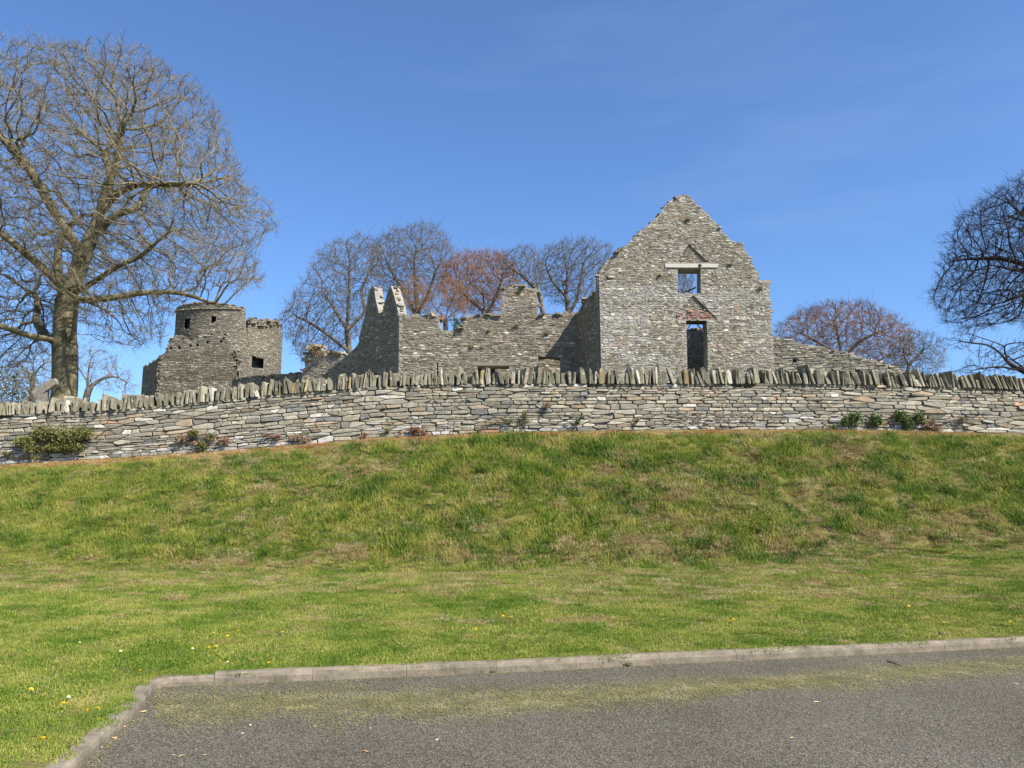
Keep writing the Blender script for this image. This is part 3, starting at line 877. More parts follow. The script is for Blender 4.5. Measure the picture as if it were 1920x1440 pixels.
# ---- garden wall right of the gable
rng = np.random.default_rng(23)
W0 = np.array([GB[0] + .03, 38.5]); W1 = at(1745, 700, 36.8)[:2]
pw = Plane(W0, W1)
zg = min(ground_at(W0[0], 38.5), ground_at(W1[0], 36.8)) - .3
gwall = thing('garden_wall', (W0[0], W0[1], ground_at(*W0)), 'sloping rubble wall running down from the gable to the right', 'wall')
top = [(1452, 628), (1475, 636), (1500, 645), (1525, 649), (1550, 654), (1580, 660), (1610, 668), (1640, 676), (1665, 683), (1690, 692), (1712, 702), (1730, 714), (1744, 730)]
P = [np.array([0.0, zg])] + [pw.px(*p) for p in top] + [np.array([pw.L, zg])]
P[1][0] = 0
poly = np.array(P)
h1 = pw.poly([(1486, 673), (1494, 673), (1494, 681), (1486, 681)]); h2 = pw.poly([(1604, 692), (1613, 692), (1613, 699), (1604, 699)])
masonry_part(gwall, 'wall_body', pw, poly, [], [(h1, .35), (h2, .35)], .6, rng, mean=(.24, .085), pal=PAL_WALL, mat='wall_stone', body='mortar', n_single=140, skip_edges=(len(poly) - 1, len(poly) - 2, 0),
             amp=.03, gap=.013, prot=(.015, .05), big=.03, top_size=(.10, .04), three=True, stretch=.68)

# ---- the round keep and its forework, far up the hill
rng = np.random.default_rng(29)
KY = 95.0
kc = at(427, 700, KY); pxm = F / KY * .99
KR = 96 / pxm
kg = ground_at(kc[0], KY) - .6
keep = thing('castle_keep', (kc[0], KY, ground_at(kc[0], KY)), 'ruined round stone castle keep on the hill behind the big tree', 'castle')
korg = np.array(keep.location)
def kz(py, th=.0): return float(at(427, py, KY - KR * math.cos(th))[2])
tp = np.array([(-96, 640), (-95.5, 588), (-92, 583), (-85, 578), (-60, 571), (-20, 567), (20, 569), (53, 577), (54.5, 590), (55, 616), (59, 620), (60, 603), (62, 596), (70, 596), (74, 602), (94, 602), (96, 608)])
def drum_top(th):
    x = np.sin(th) * 96
    o = np.argsort(tp[:, 0], kind='stable')
    py = np.interp(x, tp[o, 0], tp[o, 1])
    front = np.abs(th) <= math.pi / 2
    return np.where(front, [kz(q, t) for q, t in zip(np.ravel(py), np.ravel(th))], np.where(th > 0, kz(622, 1.57), kz(632, 1.57)))
kw = []
for (cx, cy, w, h) in ((342, 612, 7, 16), (379, 606, 11, 19), (431, 599, 9, 10), (502, 680, 16, 20)):
    th = math.asin((cx - 427) / 96); dth = w / 96 / max(.35, math.cos(th)) / 2
    kw.append((th - dth, th + dth, kz(cy + h / 2, th), kz(cy - h / 2, th)))
nth = 220; nz = 60
ths = np.linspace(-math.pi, math.pi, nth + 1)
zt = drum_top(ths); zt[-1] = zt[0]
V = []; faces = []
zs = np.linspace(0, 1, nz + 1)
for z in zs:
    zz = kg + (zt - kg) * z
    V.append(np.stack([KR * np.sin(ths), -KR * np.cos(ths), zz], -1))
for z in zs[::-1]:
    zz = kg + (zt - kg) * z
    V.append(np.stack([(KR - 1.3) * np.sin(ths), -(KR - 1.3) * np.cos(ths), zz], -1))
V = np.array(V) + np.array([kc[0], KY, 0])
n2 = nth + 1
for i in range(2 * nz + 1):
    for j in range(nth):
        a = (ths[j] + ths[j + 1]) / 2; z = (V[i, j, 2] + V[i + 1, j, 2]) / 2
        if i < nz and any(a > t0 and a < t1 and z > z0 and z < z1 for t0, t1, z0, z1 in kw): continue
        faces.append([i * n2 + j, i * n2 + j + 1, (i + 1) * n2 + j + 1, (i + 1) * n2 + j])
drum = link('drum', mesh_arrays('drum', V.reshape(-1, 3) - korg, [np.array(faces)]), M['keep_mortar'], keep)
R, P8 = rubble(2 * KR * 1.75, kz(560) - kg, .26, .12, rng, big=.006, stretch=.95)
th = (R[:, 0] + R[:, 1]) / 2 / KR - 1.75; zc = (R[:, 2] + R[:, 3]) / 2 + kg
ok = zc + .04 < drum_top(th)
for t0, t1, z0, z1 in kw:
    ok &= ~((th > t0 - .03) & (th < t1 + .03) & (zc > z0 - .05) & (zc < z1 + .05))
R = R[ok]; P8 = P8[ok]
def kmap(u, v, w):
    t = u / KR - 1.75; r = KR + w
    return np.stack([kc[0] + r * np.sin(t), KY - r * np.cos(t), kg + v], -1)
lay_stones(drum, korg, (R, P8), kmap, M['keep_stone'], palette(len(R), rng, *PAL_KEEP), .03, (.01, .07), .06, rng, 0, rest='drum_stones', three=False)
# string course below the parapet, and rubble along the broken top
cs, hs = [], []
for t in np.linspace(-1.35, .5, 70):
    z = kz(588 - 9 * math.cos(t), t)
    cs.append(kmap((t + 1.75) * KR, z - kg, .06)); hs.append([.09, .12, .05])
cs = np.array(cs); hs = np.array(hs) * rng.uniform(.8, 1.25, (len(hs), 3))
Vb, fb = blocks(cs - korg, hs, np.eye(3), rng)
sc = link('string_course', mesh_arrays('string_course', Vb, [fb], np.repeat(palette(len(cs), rng, *PAL_KEEP), 8, 0)), M['keep_stone'], drum); sc['kind'] = 'stuff'
cs, hs = [], []
for t in np.linspace(-1.57, 1.57, 320):
    z = float(drum_top(np.array([t]))[0])
    cs.append(kmap((t + 1.75) * KR + rng.uniform(-.1, .1), z - kg + rng.uniform(-.1, .06), -rng.uniform(0, .8))); hs.append([.14, .14, .05] * rng.lognormal(0, .3, 3))
for _ in range(60):
    t = rng.uniform(math.asin(60 / 96), math.asin(95 / 96)); z = kz(rng.uniform(600, 611), t)
    cs.append(kmap((t + 1.75) * KR, z - kg, rng.uniform(-.3, .2))); hs.append([.18, .18, .08] * rng.lognormal(0, .3, 3))
Vb, fb = blocks(np.array(cs) - korg, np.array(hs), np.eye(3), rng)
o = link('wall_top_rubble', mesh_arrays('wall_top_rubble', Vb, [fb], np.repeat(palette(len(cs), rng, *PAL_KEEP), 8, 0) * 1.05), M['keep_stone'], drum); o['kind'] = 'stuff'
# forework in front
FA = at(297, 700, 86.5); FB = at(447, 700, 86.5)
pf = Plane(FA, FB); fg = ground_at(FA[0], 86.5) - .6
top = [(297, 672), (308, 663), (313, 655), (316, 640), (322, 633), (333, 630), (343, 631), (350, 640), (358, 642), (368, 632), (380, 624), (388, 627), (392, 634), (398, 624), (407, 620), (416, 622), (424, 634), (433, 641), (440, 655), (443, 675), (448, 700)]
P = [pf.px(296, 720)] + [pf.px(*p) for p in top] + [pf.px(450, 720)]
P[0][1] = fg; P[-1][1] = fg
poly = np.array(P)
hol = [pf.poly([(x - 2.5, y - 2.5), (x + 2.5, y - 2.5), (x + 2.5, y + 2.5), (x - 2.5, y + 2.5)]) for x, y in ((320, 653), (336, 652), (357, 648), (370, 647), (389, 642), (414, 640), (440, 664))]
masonry_part(keep, 'forework_wall', pf, poly, [], [(h, .5) for h in hol], 1.2, rng, mean=(.30, .11), pal=PAL_KEEP, mat='keep_stone', body='keep_mortar', n_single=0, skip_edges=(len(poly) - 1, len(poly) - 2, 0), amp=.10, gap=.025,
             prot=(.01, .06), top_size=(.15, .055))
FC = at(265, 735, 93.0)
pfl = Plane(FC, FA); fg2 = min(fg, ground_at(FC[0], 93) - .6)
P = [pfl.px(265, 735), pfl.px(268, 691), pfl.px(274, 686), pfl.px(285, 679), pfl.px(297, 673), pfl.px(297, 735)]
P[0][1] = fg2; P[-1][1] = fg2; P[-1][0] -= .03; P[-2][0] -= .03
masonry_part(keep, 'forework_side', pfl, np.array(P), [], [], 1.0, rng, mean=(.4, .15), pal=PAL_KEEP, mat='keep_stone', body='keep_mortar', n_single=0, skip_edges=(5, 4, 0), amp=.06, gap=.025, prot=(.01, .06), top_size=(.2, .08))

# low curtain wall between keep and house, and a broken stump of masonry
rng = np.random.default_rng(31)
CA = at(436, 700, 72.0); CBx = at(640, 700, 66.0)
pcu = Plane(CA, CBx); cg = min(ground_at(CA[0], 72), ground_at(CBx[0], 66)) - .6
curtain = thing('curtain_wall', (CA[0], 72.0, ground_at(CA[0], 72)), 'low grey curtain wall between the keep and the forked end wall', 'wall')
P = [np.array([0, cg])] + [pcu.px(*p) for p in ((436, 711), (470, 707), (500, 705), (525, 702), (560, 700), (590, 699), (640, 700))] + [np.array([pcu.L, cg])]
P[1][0] = 0
poly = np.array(P)
masonry_part(curtain, 'wall_body', pcu, poly, [], [], .9, rng, mean=(.34, .11), pal=PAL_KEEP, mat='keep_stone', n_single=0, skip_edges=(len(poly) - 1, len(poly) - 2, 0), amp=.05, body='keep_mortar')
SA = at(572, 700, 60.0); SB = at(650, 700, 59.0)
ps = Plane(SA, SB); sg = ground_at(SA[0], 60) - .5
stump = thing('ruined_stump', (SA[0], 60.0, ground_at(SA[0], 60)), 'broken stump of rubble wall behind the dark end wall', 'ruin')
P = [ps.px(570, 710)] + [ps.px(*p) for p in ((566, 704), (572, 690), (577, 672), (579, 655), (588, 649), (597, 650), (606, 660), (617, 664), (628, 661), (636, 664), (648, 668))] + [ps.px(650, 710)]
P[0][1] = sg; P[-1][1] = sg
poly = np.array(P)
masonry_part(stump, 'wall_body', ps, poly, [], [], 1.0, rng, mean=(.28, .09), n_single=0, skip_edges=(len(poly) - 1, len(poly) - 2, 0), amp=.10, top_size=(.22, .09))

# ------------------------------------------------------------------ bare trees
def unit(v): return v / np.maximum(np.linalg.norm(v, axis=-1, keepdims=True), 1e-9)

def colonize(seeds, par, attr, step, infl, kill, iters, rng, wob=.25, lift=.0):
    cap = 60000
    pos_ = np.zeros((cap, 3)); parent = np.full(cap, -1, int)
    n = len(seeds); pos_[:n] = seeds; parent[:n] = par
    ch = np.zeros(cap, int)
    for p in par:
        if p >= 0: ch[p] += 1
    A = attr.copy(); nd = np.full(len(A), 1e9); ni = np.zeros(len(A), int)
    def upd(lo, hi):
        nonlocal nd, ni
        for s in range(lo, hi, 400):
            e = min(hi, s + 400)
            d = ((A[:, None, :] - pos_[None, s:e]) ** 2).sum(-1)
            k = d.argmin(1); dm = d[np.arange(len(A)), k]
            b = dm < nd; nd[b] = dm[b]; ni[b] = k[b] + s
    upd(0, n)
    for it in range(iters):
        if len(A) == 0: break
        m = nd < infl * infl
        if not m.any(): m = nd <= nd.min() * 1.5
        src = ni[m]; dv = unit(A[m] - pos_[src])
        nodes, inv = np.unique(src, return_inverse=True)
        s = np.zeros((len(nodes), 3)); np.add.at(s, inv, dv)
        okc = ch[nodes] < 4
        nodes = nodes[okc]; s = s[okc]
        if len(nodes) == 0 or n + len(nodes) > cap: break
        s = unit(unit(s) + rng.normal(0, wob, s.shape) + np.array([0, 0, lift]))
        pos_[n:n + len(nodes)] = pos_[nodes] + s * step
        parent[n:n + len(nodes)] = nodes; ch[nodes] += 1
        upd(n, n + len(nodes)); n += len(nodes)
        keep_ = nd > kill * kill
        A = A[keep_]; nd = nd[keep_]; ni = ni[keep_]
    return pos_[:n], parent[:n]

def tubes(P, par, r, main, sel, sides, tang):
    """frustums for the edges (parent->i) in sel"""
    i = sel; p = par[i]
    def frame(t):
        u = np.cross(t, np.array([.37, .55, .21])); u = unit(u); return u, np.cross(t, u)
    t1 = tang[i]; is_main = (main[p] == i)[:, None]
    t0 = np.where(is_main, tang[p], unit(P[i] - P[p]))
    r0 = np.where(is_main[:, 0], r[p], np.minimum(r[i] * 1.25, r[p])); r1 = r[i]
    ang = np.arange(sides) * 2 * math.pi / sides
    c, s = np.cos(ang), np.sin(ang)
    u0, v0 = frame(t0); u1, v1 = frame(t1)
    A = P[p][:, None] + r0[:, None, None] * (u0[:, None] * c[None, :, None] + v0[:, None] * s[None, :, None])
    B = P[i][:, None] + r1[:, None, None] * (u1[:, None] * c[None, :, None] + v1[:, None] * s[None, :, None])
    V = np.concatenate([A, B], 1).reshape(-1, 3)
    off = (np.arange(len(i)) * 2 * sides)[:, None]
    j = np.arange(sides); k = (j + 1) % sides
    f = np.stack([j, k, k + sides, j + sides], -1)
    return V, (f[None] + off[:, :, None]).reshape(-1, 4)

def twigs(base, dirs, length, rad, rng, segs=2):
    """thin tapering three-sided sprigs"""
    N = len(base)
    rings = []; p = base; d = dirs
    for k in range(segs + 1):
        t = unit(d); u = unit(np.cross(t, np.array([.31, .77, .15]))); v = np.cross(t, u)
        rr = rad * (1 - .75 * k / segs)
        a = np.arange(3) * 2 * math.pi / 3
        rings.append(p[:, None] + (rr if np.ndim(rr) else np.full(N, rr))[:, None, None] * (u[:, None] * np.cos(a)[None, :, None] + v[:, None] * np.sin(a)[None, :, None]))
        p = p + t * (length / segs)[:, None]
        d = unit(d) + rng.normal(0, .28, (N, 3)) + np.array([0, 0, .10])
    V = np.concatenate(rings, 1).reshape(-1, 3)
    off = (np.arange(N) * 3 * (segs + 1))[:, None]
    j = np.arange(3); k = (j + 1) % 3
    f = np.concatenate([np.stack([j + 3 * s, k + 3 * s, k + 3 * s + 3, j + 3 * s + 3], -1) for s in range(segs)])
    return V, (f[None] + off[:, :, None]).reshape(-1, 4)

def crown_points(poly_px, Y, depth, n, rng, shell=.35):
    """attraction points inside a crown whose outline is seen at depth Y and which is `depth` metres half-deep"""
    poly_px = np.array(poly_px, float)
    lo = poly_px.min(0); hi = poly_px.max(0)
    out = []
    dmax = None
    while sum(map(len, out)) < n:
        c = rng.uniform(lo, hi, (n * 3, 2))
        c = c[inside(poly_px, c[:, 0], c[:, 1])]
        d = edge_dist(poly_px, c[:, 0], c[:, 1])
        if dmax is None: dmax = d.max()
        t = np.clip(d / dmax, 0, 1); half = depth * np.sqrt(1 - (1 - t) ** 2)
        w = rng.uniform(-1, 1, len(c))
        w = np.sign(w) * np.abs(w) ** (1 - shell)
        P = at(c[:, 0], c[:, 1], Y) ; P[:, 1] += w * half
        P[:, 0] *= 1; out.append(P)
    return np.concatenate(out)[:n]

def tree(name, label, group, Y, skel, poly_px, depth, natt, rng, step=.25, infl=2.2, kill=.42, tip=.0075, expo=2.25, bark='bark', twig='twig', tw_len=.42, tw_n=2, tw_r=.006, wob=.25, lift=.05, iters=110, rmax=None, spread=.55):
    """skel: list of limbs [(px,py,dy)...]; the first is the trunk from the ground up, others start from their nearest trunk node"""
    seeds = []; par = []
    for li, limb in enumerate(skel):
        pts = np.array([at(a, b, Y) + np.array([0, d, 0]) for a, b, d in limb])
        if li == 0:
            g = ground_at(pts[0][0], pts[0][1]); pts = np.concatenate([[[pts[0][0], pts[0][1], g - .15]], [[pts[0][0], pts[0][1], g + .1]], pts[1:] if pts[0][2] < g + .3 else pts])
            prev = -1; start = pts[0]
        else:
            S = np.array(seeds); prev = int(((S - pts[0]) ** 2).sum(1).argmin()); start = S[prev]
            pts = np.concatenate([[start], pts[1:]])
        if li == 0: seeds.append(pts[0]); par.append(-1); prev = len(seeds) - 1
        for a, b in zip(pts[:-1], pts[1:]):
            k = max(1, int(np.linalg.norm(b - a) / (step * 1.4)))
            for t in range(1, k + 1):
                q_ = a + (b - a) * t / k + rng.normal(0, step * .10, 3) * (t < k)
                seeds.append(q_); par.append(prev); prev = len(seeds) - 1
    att = crown_points(poly_px, Y, depth, natt, rng)
    P, pr_ = colonize(np.array(seeds), np.array(par), att, step, infl, kill, iters, rng, wob, lift)
    n = len(P)
    nseed = len(seeds)
    # radii (pipe model)
    acc = np.zeros(n); rad = np.zeros(n); kids = np.zeros(n, int)
    for i in range(n - 1, -1, -1):
        rad[i] = max(tip, acc[i] ** (1 / expo)) if acc[i] > 0 else tip
        if pr_[i] >= 0: acc[pr_[i]] += rad[i] ** expo; kids[pr_[i]] += 1
    if rmax: rad = np.where(rad > .05, .05 + (rad - .05) * (rmax - .05) / max(rad.max() - .05, 1e-6), rad)
    main = np.full(n, -1); best = np.zeros(n)
    for i in range(1, n):
        p = pr_[i]
        if p >= 0 and rad[i] > best[p]: best[p] = rad[i]; main[p] = i
    # relax kinks
    for _ in range(2):
        Q = P.copy(); k = np.where((main >= 0) & (pr_ >= 0))[0]; k = k[k > 1]
        Q[k] = .5 * P[k] + .25 * P[pr_[k]] + .25 * P[main[k]]; P = Q
    tang = np.zeros((n, 3)); has = pr_ >= 0
    tang[has] = unit(P[has] - P[pr_[has]]); tang[~has] = (0, 0, 1)
    mm = main >= 0
    tang[mm] = unit(tang[mm] + unit(P[main[mm]] - P[mm]))
    # root flare
    zg = P[0][2]
    fl = np.clip(1 - (P[:, 2] - zg) / 1.3, 0, 1); big = rad > rad.max() * .6
    rad = np.where(big, rad * (1 + .45 * fl ** 2), rad)
    org = np.array([P[0][0], P[0][1], ground_at(P[0][0], P[0][1])])
    root = thing(name, org, label, 'tree', group)
    e = np.where(has)[0]; er = rad[e]
    Vs, Fs, o_ = [], [], 0
    for lo, hi, s in ((.12, 9, 12), (.045, .12, 7), (.02, .045, 5)):
        k = e[(er >= lo) & (er < hi)]
        if len(k):
            V, f = tubes(P, pr_, rad, main, k, s, tang); Vs.append(V); Fs.append(f + o_); o_ += len(V)
    if Vs:
        link('trunk', mesh_arrays('trunk', np.concatenate(Vs) - org, [np.concatenate(Fs)], smooth=True), M[bark], root)
    Vs, Fs, o_ = [], [], 0
    k = e[er < .02]
    if len(k):
        V, f = tubes(P, pr_, rad, main, k, 3, tang); Vs.append(V); Fs.append(f + o_); o_ += len(V)
    fine = np.where((rad < .03) & (np.arange(n) >= nseed))[0]
    tips = np.where((kids == 0) & (np.arange(n) >= nseed))[0]
    b = np.concatenate([np.repeat(fine, tw_n), np.repeat(tips, 3)])
    if len(b):
        d = unit(tang[b] + rng.normal(0, spread, (len(b), 3)) + np.array([0, 0, .22]))
        L = tw_len * rng.lognormal(0, .35, len(b))
        V, f = twigs(P[b], d, L, tw_r * np.ones(len(b)), rng); Vs.append(V); Fs.append(f + o_); o_ += len(V)
        # a second order of sprigs
        d2 = unit(d + rng.normal(0, .6, d.shape)); b2 = P[b] + d * (L * rng.uniform(.4, .8, len(L)))[:, None]
        V, f = twigs(b2, d2, L * .55, tw_r * .8 * np.ones(len(b)), rng, 1); Vs.append(V); Fs.append(f + o_); o_ += len(V)
    link('crown', mesh_arrays('crown', np.concatenate(Vs) - org, [np.concatenate(Fs)]), M[twig], root)
    return root

rng = np.random.default_rng(41)
big_poly = [(-170, 480), (-150, 345), (-110, 235), (-50, 180), (0, 150), (45, 142), (95, 116), (150, 108), (185, 122), (250, 110), (300, 116), (330, 138), (345, 158), (378, 164), (405, 198), (420, 235), (436, 278),
            (450, 325), (448, 362), (490, 362), (512, 402), (498, 428), (455, 440), (480, 490), (488, 522), (450, 535), (410, 538), (330, 540), (285, 590), (285, 632), (240, 652), (180, 632), (150, 590), (90, 580), (60, 640), (0, 690), (-50, 690), (-120, 640), (-160, 560)]
tree('bare_tree', 'great spreading leafless tree with mossy trunk behind the left end of the wall', None, 28.5,
     [[(120, 742, 0), (122, 690, 0), (121, 640, 0), (123, 590, 0), (127, 550, 0), (140, 515, .1), (155, 480, 0), (168, 440, .2), (178, 400, .3)],
      [(127, 550, 0), (105, 520, -.3), (75, 490, -.8), (40, 455, -1.3), (0, 440, -1.6), (-60, 420, -2)],
      [(120, 560, 0), (95, 530, .6), (80, 490, 1), (72, 440, 1.3), (78, 410, 1.5), (100, 370, 1.8)],
      [(123, 645, 0), (85, 640, -.6), (50, 628, -1.3), (0, 620, -2), (-60, 625, -2.6)],
      [(123, 650, 0), (70, 625, .6), (35, 590, 1), (30, 550, 1.4), (10, 520, 1.8)],
      [(127, 550, 0), (160, 548, -.3), (200, 535, -.7), (245, 520, -1.2), (300, 508, -1.6), (330, 495, -2), (365, 470, -2.2)],
      [(127, 560, 0), (180, 556, .4), (240, 538, .8), (300, 530, 1.2), (345, 538, 1.5), (385, 560, 1.6)],
      [(123, 640, 0), (150, 640, -.5), (160, 615, -.7), (163, 580, -.8), (175, 570, -1), (215, 590, -1.5), (255, 610, -1.8)],
      [(168, 440, .2), (195, 425, 0), (225, 405, -.3), (262, 380, -.6), (300, 372, -1)],
      [(178, 400, .3), (180, 360, .5), (188, 310, .8), (170, 260, 1)],
      [(178, 400, .3), (205, 345, 0), (222, 315, -.2), (240, 250, -.4)],
      [(225, 405, -.3), (268, 395, -.2), (272, 350, 0), (300, 338, .3), (350, 335, .6)],
      [(178, 400, .3), (240, 375, -.8), (300, 378, -1.6), (360, 390, -2.2), (420, 392, -2.4)],
      [(155, 480, 0), (120, 410, -.6), (90, 340, -1.2), (40, 280, -1.6)]],
     big_poly, 5.2, 11500, rng, step=.17, infl=1.2, kill=.25, tip=.0085, expo=2.02, rmax=.43, tw_len=.30, tw_n=2, tw_r=.0066, wob=.42, lift=.06, iters=130)

# trees behind the ruins
rng = np.random.default_rng(43)
tree('bare_tree', 'grey leafless tree spreading between the keep and the forked end wall', 'bare trees behind the ruins', 66.0,
     [[(660, 735, 0), (659, 700, 0), (655, 660, 0), (651, 620, 0), (652, 580, 0), (655, 545, 0), (655, 500, 0)], [(655, 660, 0), (625, 635, -.6), (590, 612, -1.2), (560, 600, -1.8)], [(651, 615, 0), (685, 580, .5), (672, 540, .8), (690, 500, 1)], [(651, 620, 0), (620, 570, .6), (600, 540, 1)]],
     [(528, 590), (560, 545), (580, 520), (600, 480), (640, 452), (690, 446), (712, 460), (716, 520), (705, 560), (690, 620), (660, 640), (620, 665), (580, 690), (555, 668), (545, 640), (525, 615)], 4.2, 4200, rng,
     step=.27, infl=1.7, kill=.36, tip=.011, bark='bark_grey', twig='twig_grey', tw_len=.55, tw_n=1, tw_r=.0115, rmax=.28, iters=60, wob=.35)
tree('bare_tree', 'tall rounded grey leafless tree rising directly behind the forked end wall', 'bare trees behind the ruins', 72.0,
     [[(782, 740, 0), (782, 690, 0), (782, 640, 0), (782, 590, 0), (780, 550, 0)], [(782, 600, 0), (760, 550, .5), (735, 510, 1), (720, 480, 1.2)], [(782, 590, 0), (805, 550, -.5), (820, 510, -1)], [(780, 550, 0), (775, 500, .5), (780, 460, .5)]],
     [(690, 510), (695, 470), (715, 448), (745, 433), (790, 426), (825, 432), (845, 455), (850, 490), (840, 530), (812, 560), (790, 590), (770, 590), (745, 560), (715, 545)], 4.5, 4600, rng,
     step=.27, infl=1.7, kill=.36, tip=.011, bark='bark_grey', twig='twig_grey', tw_len=.55, tw_n=1, tw_r=.0115, rmax=.30, iters=60, wob=.3, lift=.12)
tree('bare_tree', 'russet budding tree in the middle of the trees behind the cross wall', 'bare trees behind the ruins', 70.0,
     [[(908, 740, 0), (908, 680, 0), (908, 610, 0), (910, 585, 0), (905, 550, 0)], [(910, 585, 0), (880, 560, .5), (855, 530, 1)], [(910, 590, 0), (930, 560, -.4), (940, 530, -.6)]],
     [(822, 545), (830, 505), (850, 485), (880, 476), (915, 476), (950, 480), (968, 500), (975, 540), (950, 580), (905, 592), (870, 585), (840, 575)], 4, 4200, rng,
     step=.26, infl=1.7, kill=.35, tip=.010, bark='bark_grey', twig='twig_red', tw_len=.5, tw_n=2, tw_r=.0128, rmax=.24, iters=60, wob=.3)
tree('bare_tree', 'grey-brown leafless tree between the chimney stub and the gable', 'bare trees behind the ruins', 68.0,
     [[(1058, 740, 0), (1058, 690, 0), (1060, 620, 0), (1066, 585, 0), (1060, 550, 0), (1052, 520, 0)], [(1066, 590, 0), (1085, 555, .5), (1090, 520, .8), (1095, 490, 1)], [(1060, 560, 0), (1035, 530, -.4), (1020, 500, -.8)], [(1060, 560, 0), (1065, 510, .6), (1060, 480, .8)]],
     [(1010, 545), (1000, 500), (1020, 468), (1055, 455), (1095, 452), (1135, 462), (1150, 475), (1128, 510), (1118, 545), (1090, 575), (1070, 580), (1045, 570)], 3.6, 3200, rng,
     step=.26, infl=1.7, kill=.36, tip=.011, bark='bark_grey', twig='twig_grey', tw_len=.5, tw_n=1, tw_r=.0115, rmax=.26, iters=60, wob=.35)
tree('bare_tree', 'thin leafless tree with twin stems behind the chimney stub of the cross wall', 'bare trees behind the ruins', 64.0,
     [[(1022, 740, 0), (1022, 690, 0), (1022, 620, 0), (1018, 585, 0), (1012, 550, 0), (1003, 520, 0)], [(1040, 600, 0), (1042, 580, .4), (1048, 560, .5)], [(1012, 550, 0), (985, 520, .3), (960, 500, .6)]],
     [(935, 505), (935, 482), (965, 470), (1000, 465), (1015, 480), (1018, 520), (1012, 545), (990, 540), (965, 525)], 2.6, 1500, rng,
     step=.25, infl=1.7, kill=.34, tip=.011, bark='bark_grey', twig='twig_grey', tw_len=.5, tw_n=1, tw_r=.0115, rmax=.2, iters=60, wob=.35)
tree('bare_tree', 'small russet thorn tree growing in the notch of the cross wall', 'bare trees behind the ruins', 51.0,
     [[(838, 740, 0), (838, 700, 0), (836, 640, 0), (836, 610, 0), (838, 585, 0), (845, 565, 0)], [(836, 600, 0), (850, 590, .2), (862, 570, .3)], [(836, 600, 0), (822, 585, -.2), (808, 570, -.3)]],
     [(792, 585), (795, 555), (815, 535), (840, 522), (865, 528), (882, 548), (885, 580), (868, 600), (850, 604), (825, 606), (805, 600)], 1.9, 1800, rng,
     step=.22, infl=1.6, kill=.32, tip=.008, bark='bark_grey', twig='twig_red', tw_len=.34, tw_n=2, tw_r=.0075, rmax=.17, iters=60, wob=.45)
tree('bare_tree', 'low russet leafless tree directly right of the forked end wall', 'bare trees behind the ruins', 58.0,
     [[(770, 740, 0), (770, 690, 0), (770, 640, 0), (770, 600, 0), (768, 570, 0)], [(770, 600, 0), (785, 575, .2), (795, 555, .3)]],
     [(745, 560), (750, 530), (770, 515), (795, 520), (808, 545), (805, 575), (785, 590), (765, 590)], 1.6, 900, rng,
     step=.24, infl=1.6, kill=.36, tip=.008, bark='bark_grey', twig='twig_red', tw_len=.36, tw_n=2, tw_r=.0075, rmax=.14, iters=50, wob=.4)
tree('bare_tree', 'yellowish tree glimpsed through the upper window of the gable', 'bare trees behind the ruins', 62.0,
     [[(1284, 740, 0), (1284, 690, 0), (1284, 640, 0), (1283, 600, 0), (1280, 570, 0)]],
     [(1250, 560), (1252, 520), (1265, 495), (1290, 488), (1302, 510), (1300, 545), (1305, 575), (1280, 590), (1258, 585)], 2.0, 1500, rng,
     step=.25, infl=1.6, kill=.32, tip=.010, bark='bark', twig='twig', tw_len=.4, tw_n=2, tw_r=.010, rmax=.2, iters=50, wob=.4)
# right-hand trees
tree('bare_tree', 'broad russet domed tree beyond the sloping garden wall', 'trees at the right', 84.0,
     [[(1578, 750, 0), (1578, 700, 0), (1578, 670, 0), (1575, 645, 0)], [(1578, 670, 0), (1540, 640, .8), (1510, 620, 1.2)], [(1578, 670, 0), (1610, 640, -.6), (1640, 625, -1)], [(1575, 650, 0), (1572, 610, .5), (1570, 595, .5)], [(1578, 690, 0), (1640, 680, .5), (1670, 665, .8)]],
     [(1456, 625), (1470, 600), (1500, 585), (1535, 573), (1575, 569), (1620, 575), (1650, 592), (1685, 615), (1700, 640), (1695, 690), (1660, 700), (1600, 690), (1520, 660), (1480, 645)], 5.5, 6000, rng,
     step=.30, infl=1.9, kill=.40, tip=.012, bark='bark_grey', twig='twig_red', tw_len=.6, tw_n=2, tw_r=.0128, rmax=.3, iters=60, wob=.25, lift=.1)
tree('bare_tree', 'small rounded grey tree where the garden wall meets the boundary wall', 'trees at the right', 76.0,
     [[(1702, 760, 0), (1702, 720, 0), (1702, 695, 0), (1702, 670, 0)], [(1702, 690, 0), (1725, 665, .3), (1740, 650, .5)], [(1702, 685, 0), (1690, 660, -.3)]],
     [(1672, 660), (1680, 632), (1705, 620), (1735, 625), (1758, 645), (1772, 668), (1762, 695), (1735, 712), (1700, 715), (1682, 690)], 2.8, 2000, rng,
     step=.26, infl=1.6, kill=.36, tip=.011, bark='bark_grey', twig='twig_grey', tw_len=.5, tw_n=1, tw_r=.0115, rmax=.2, iters=50, wob=.35)
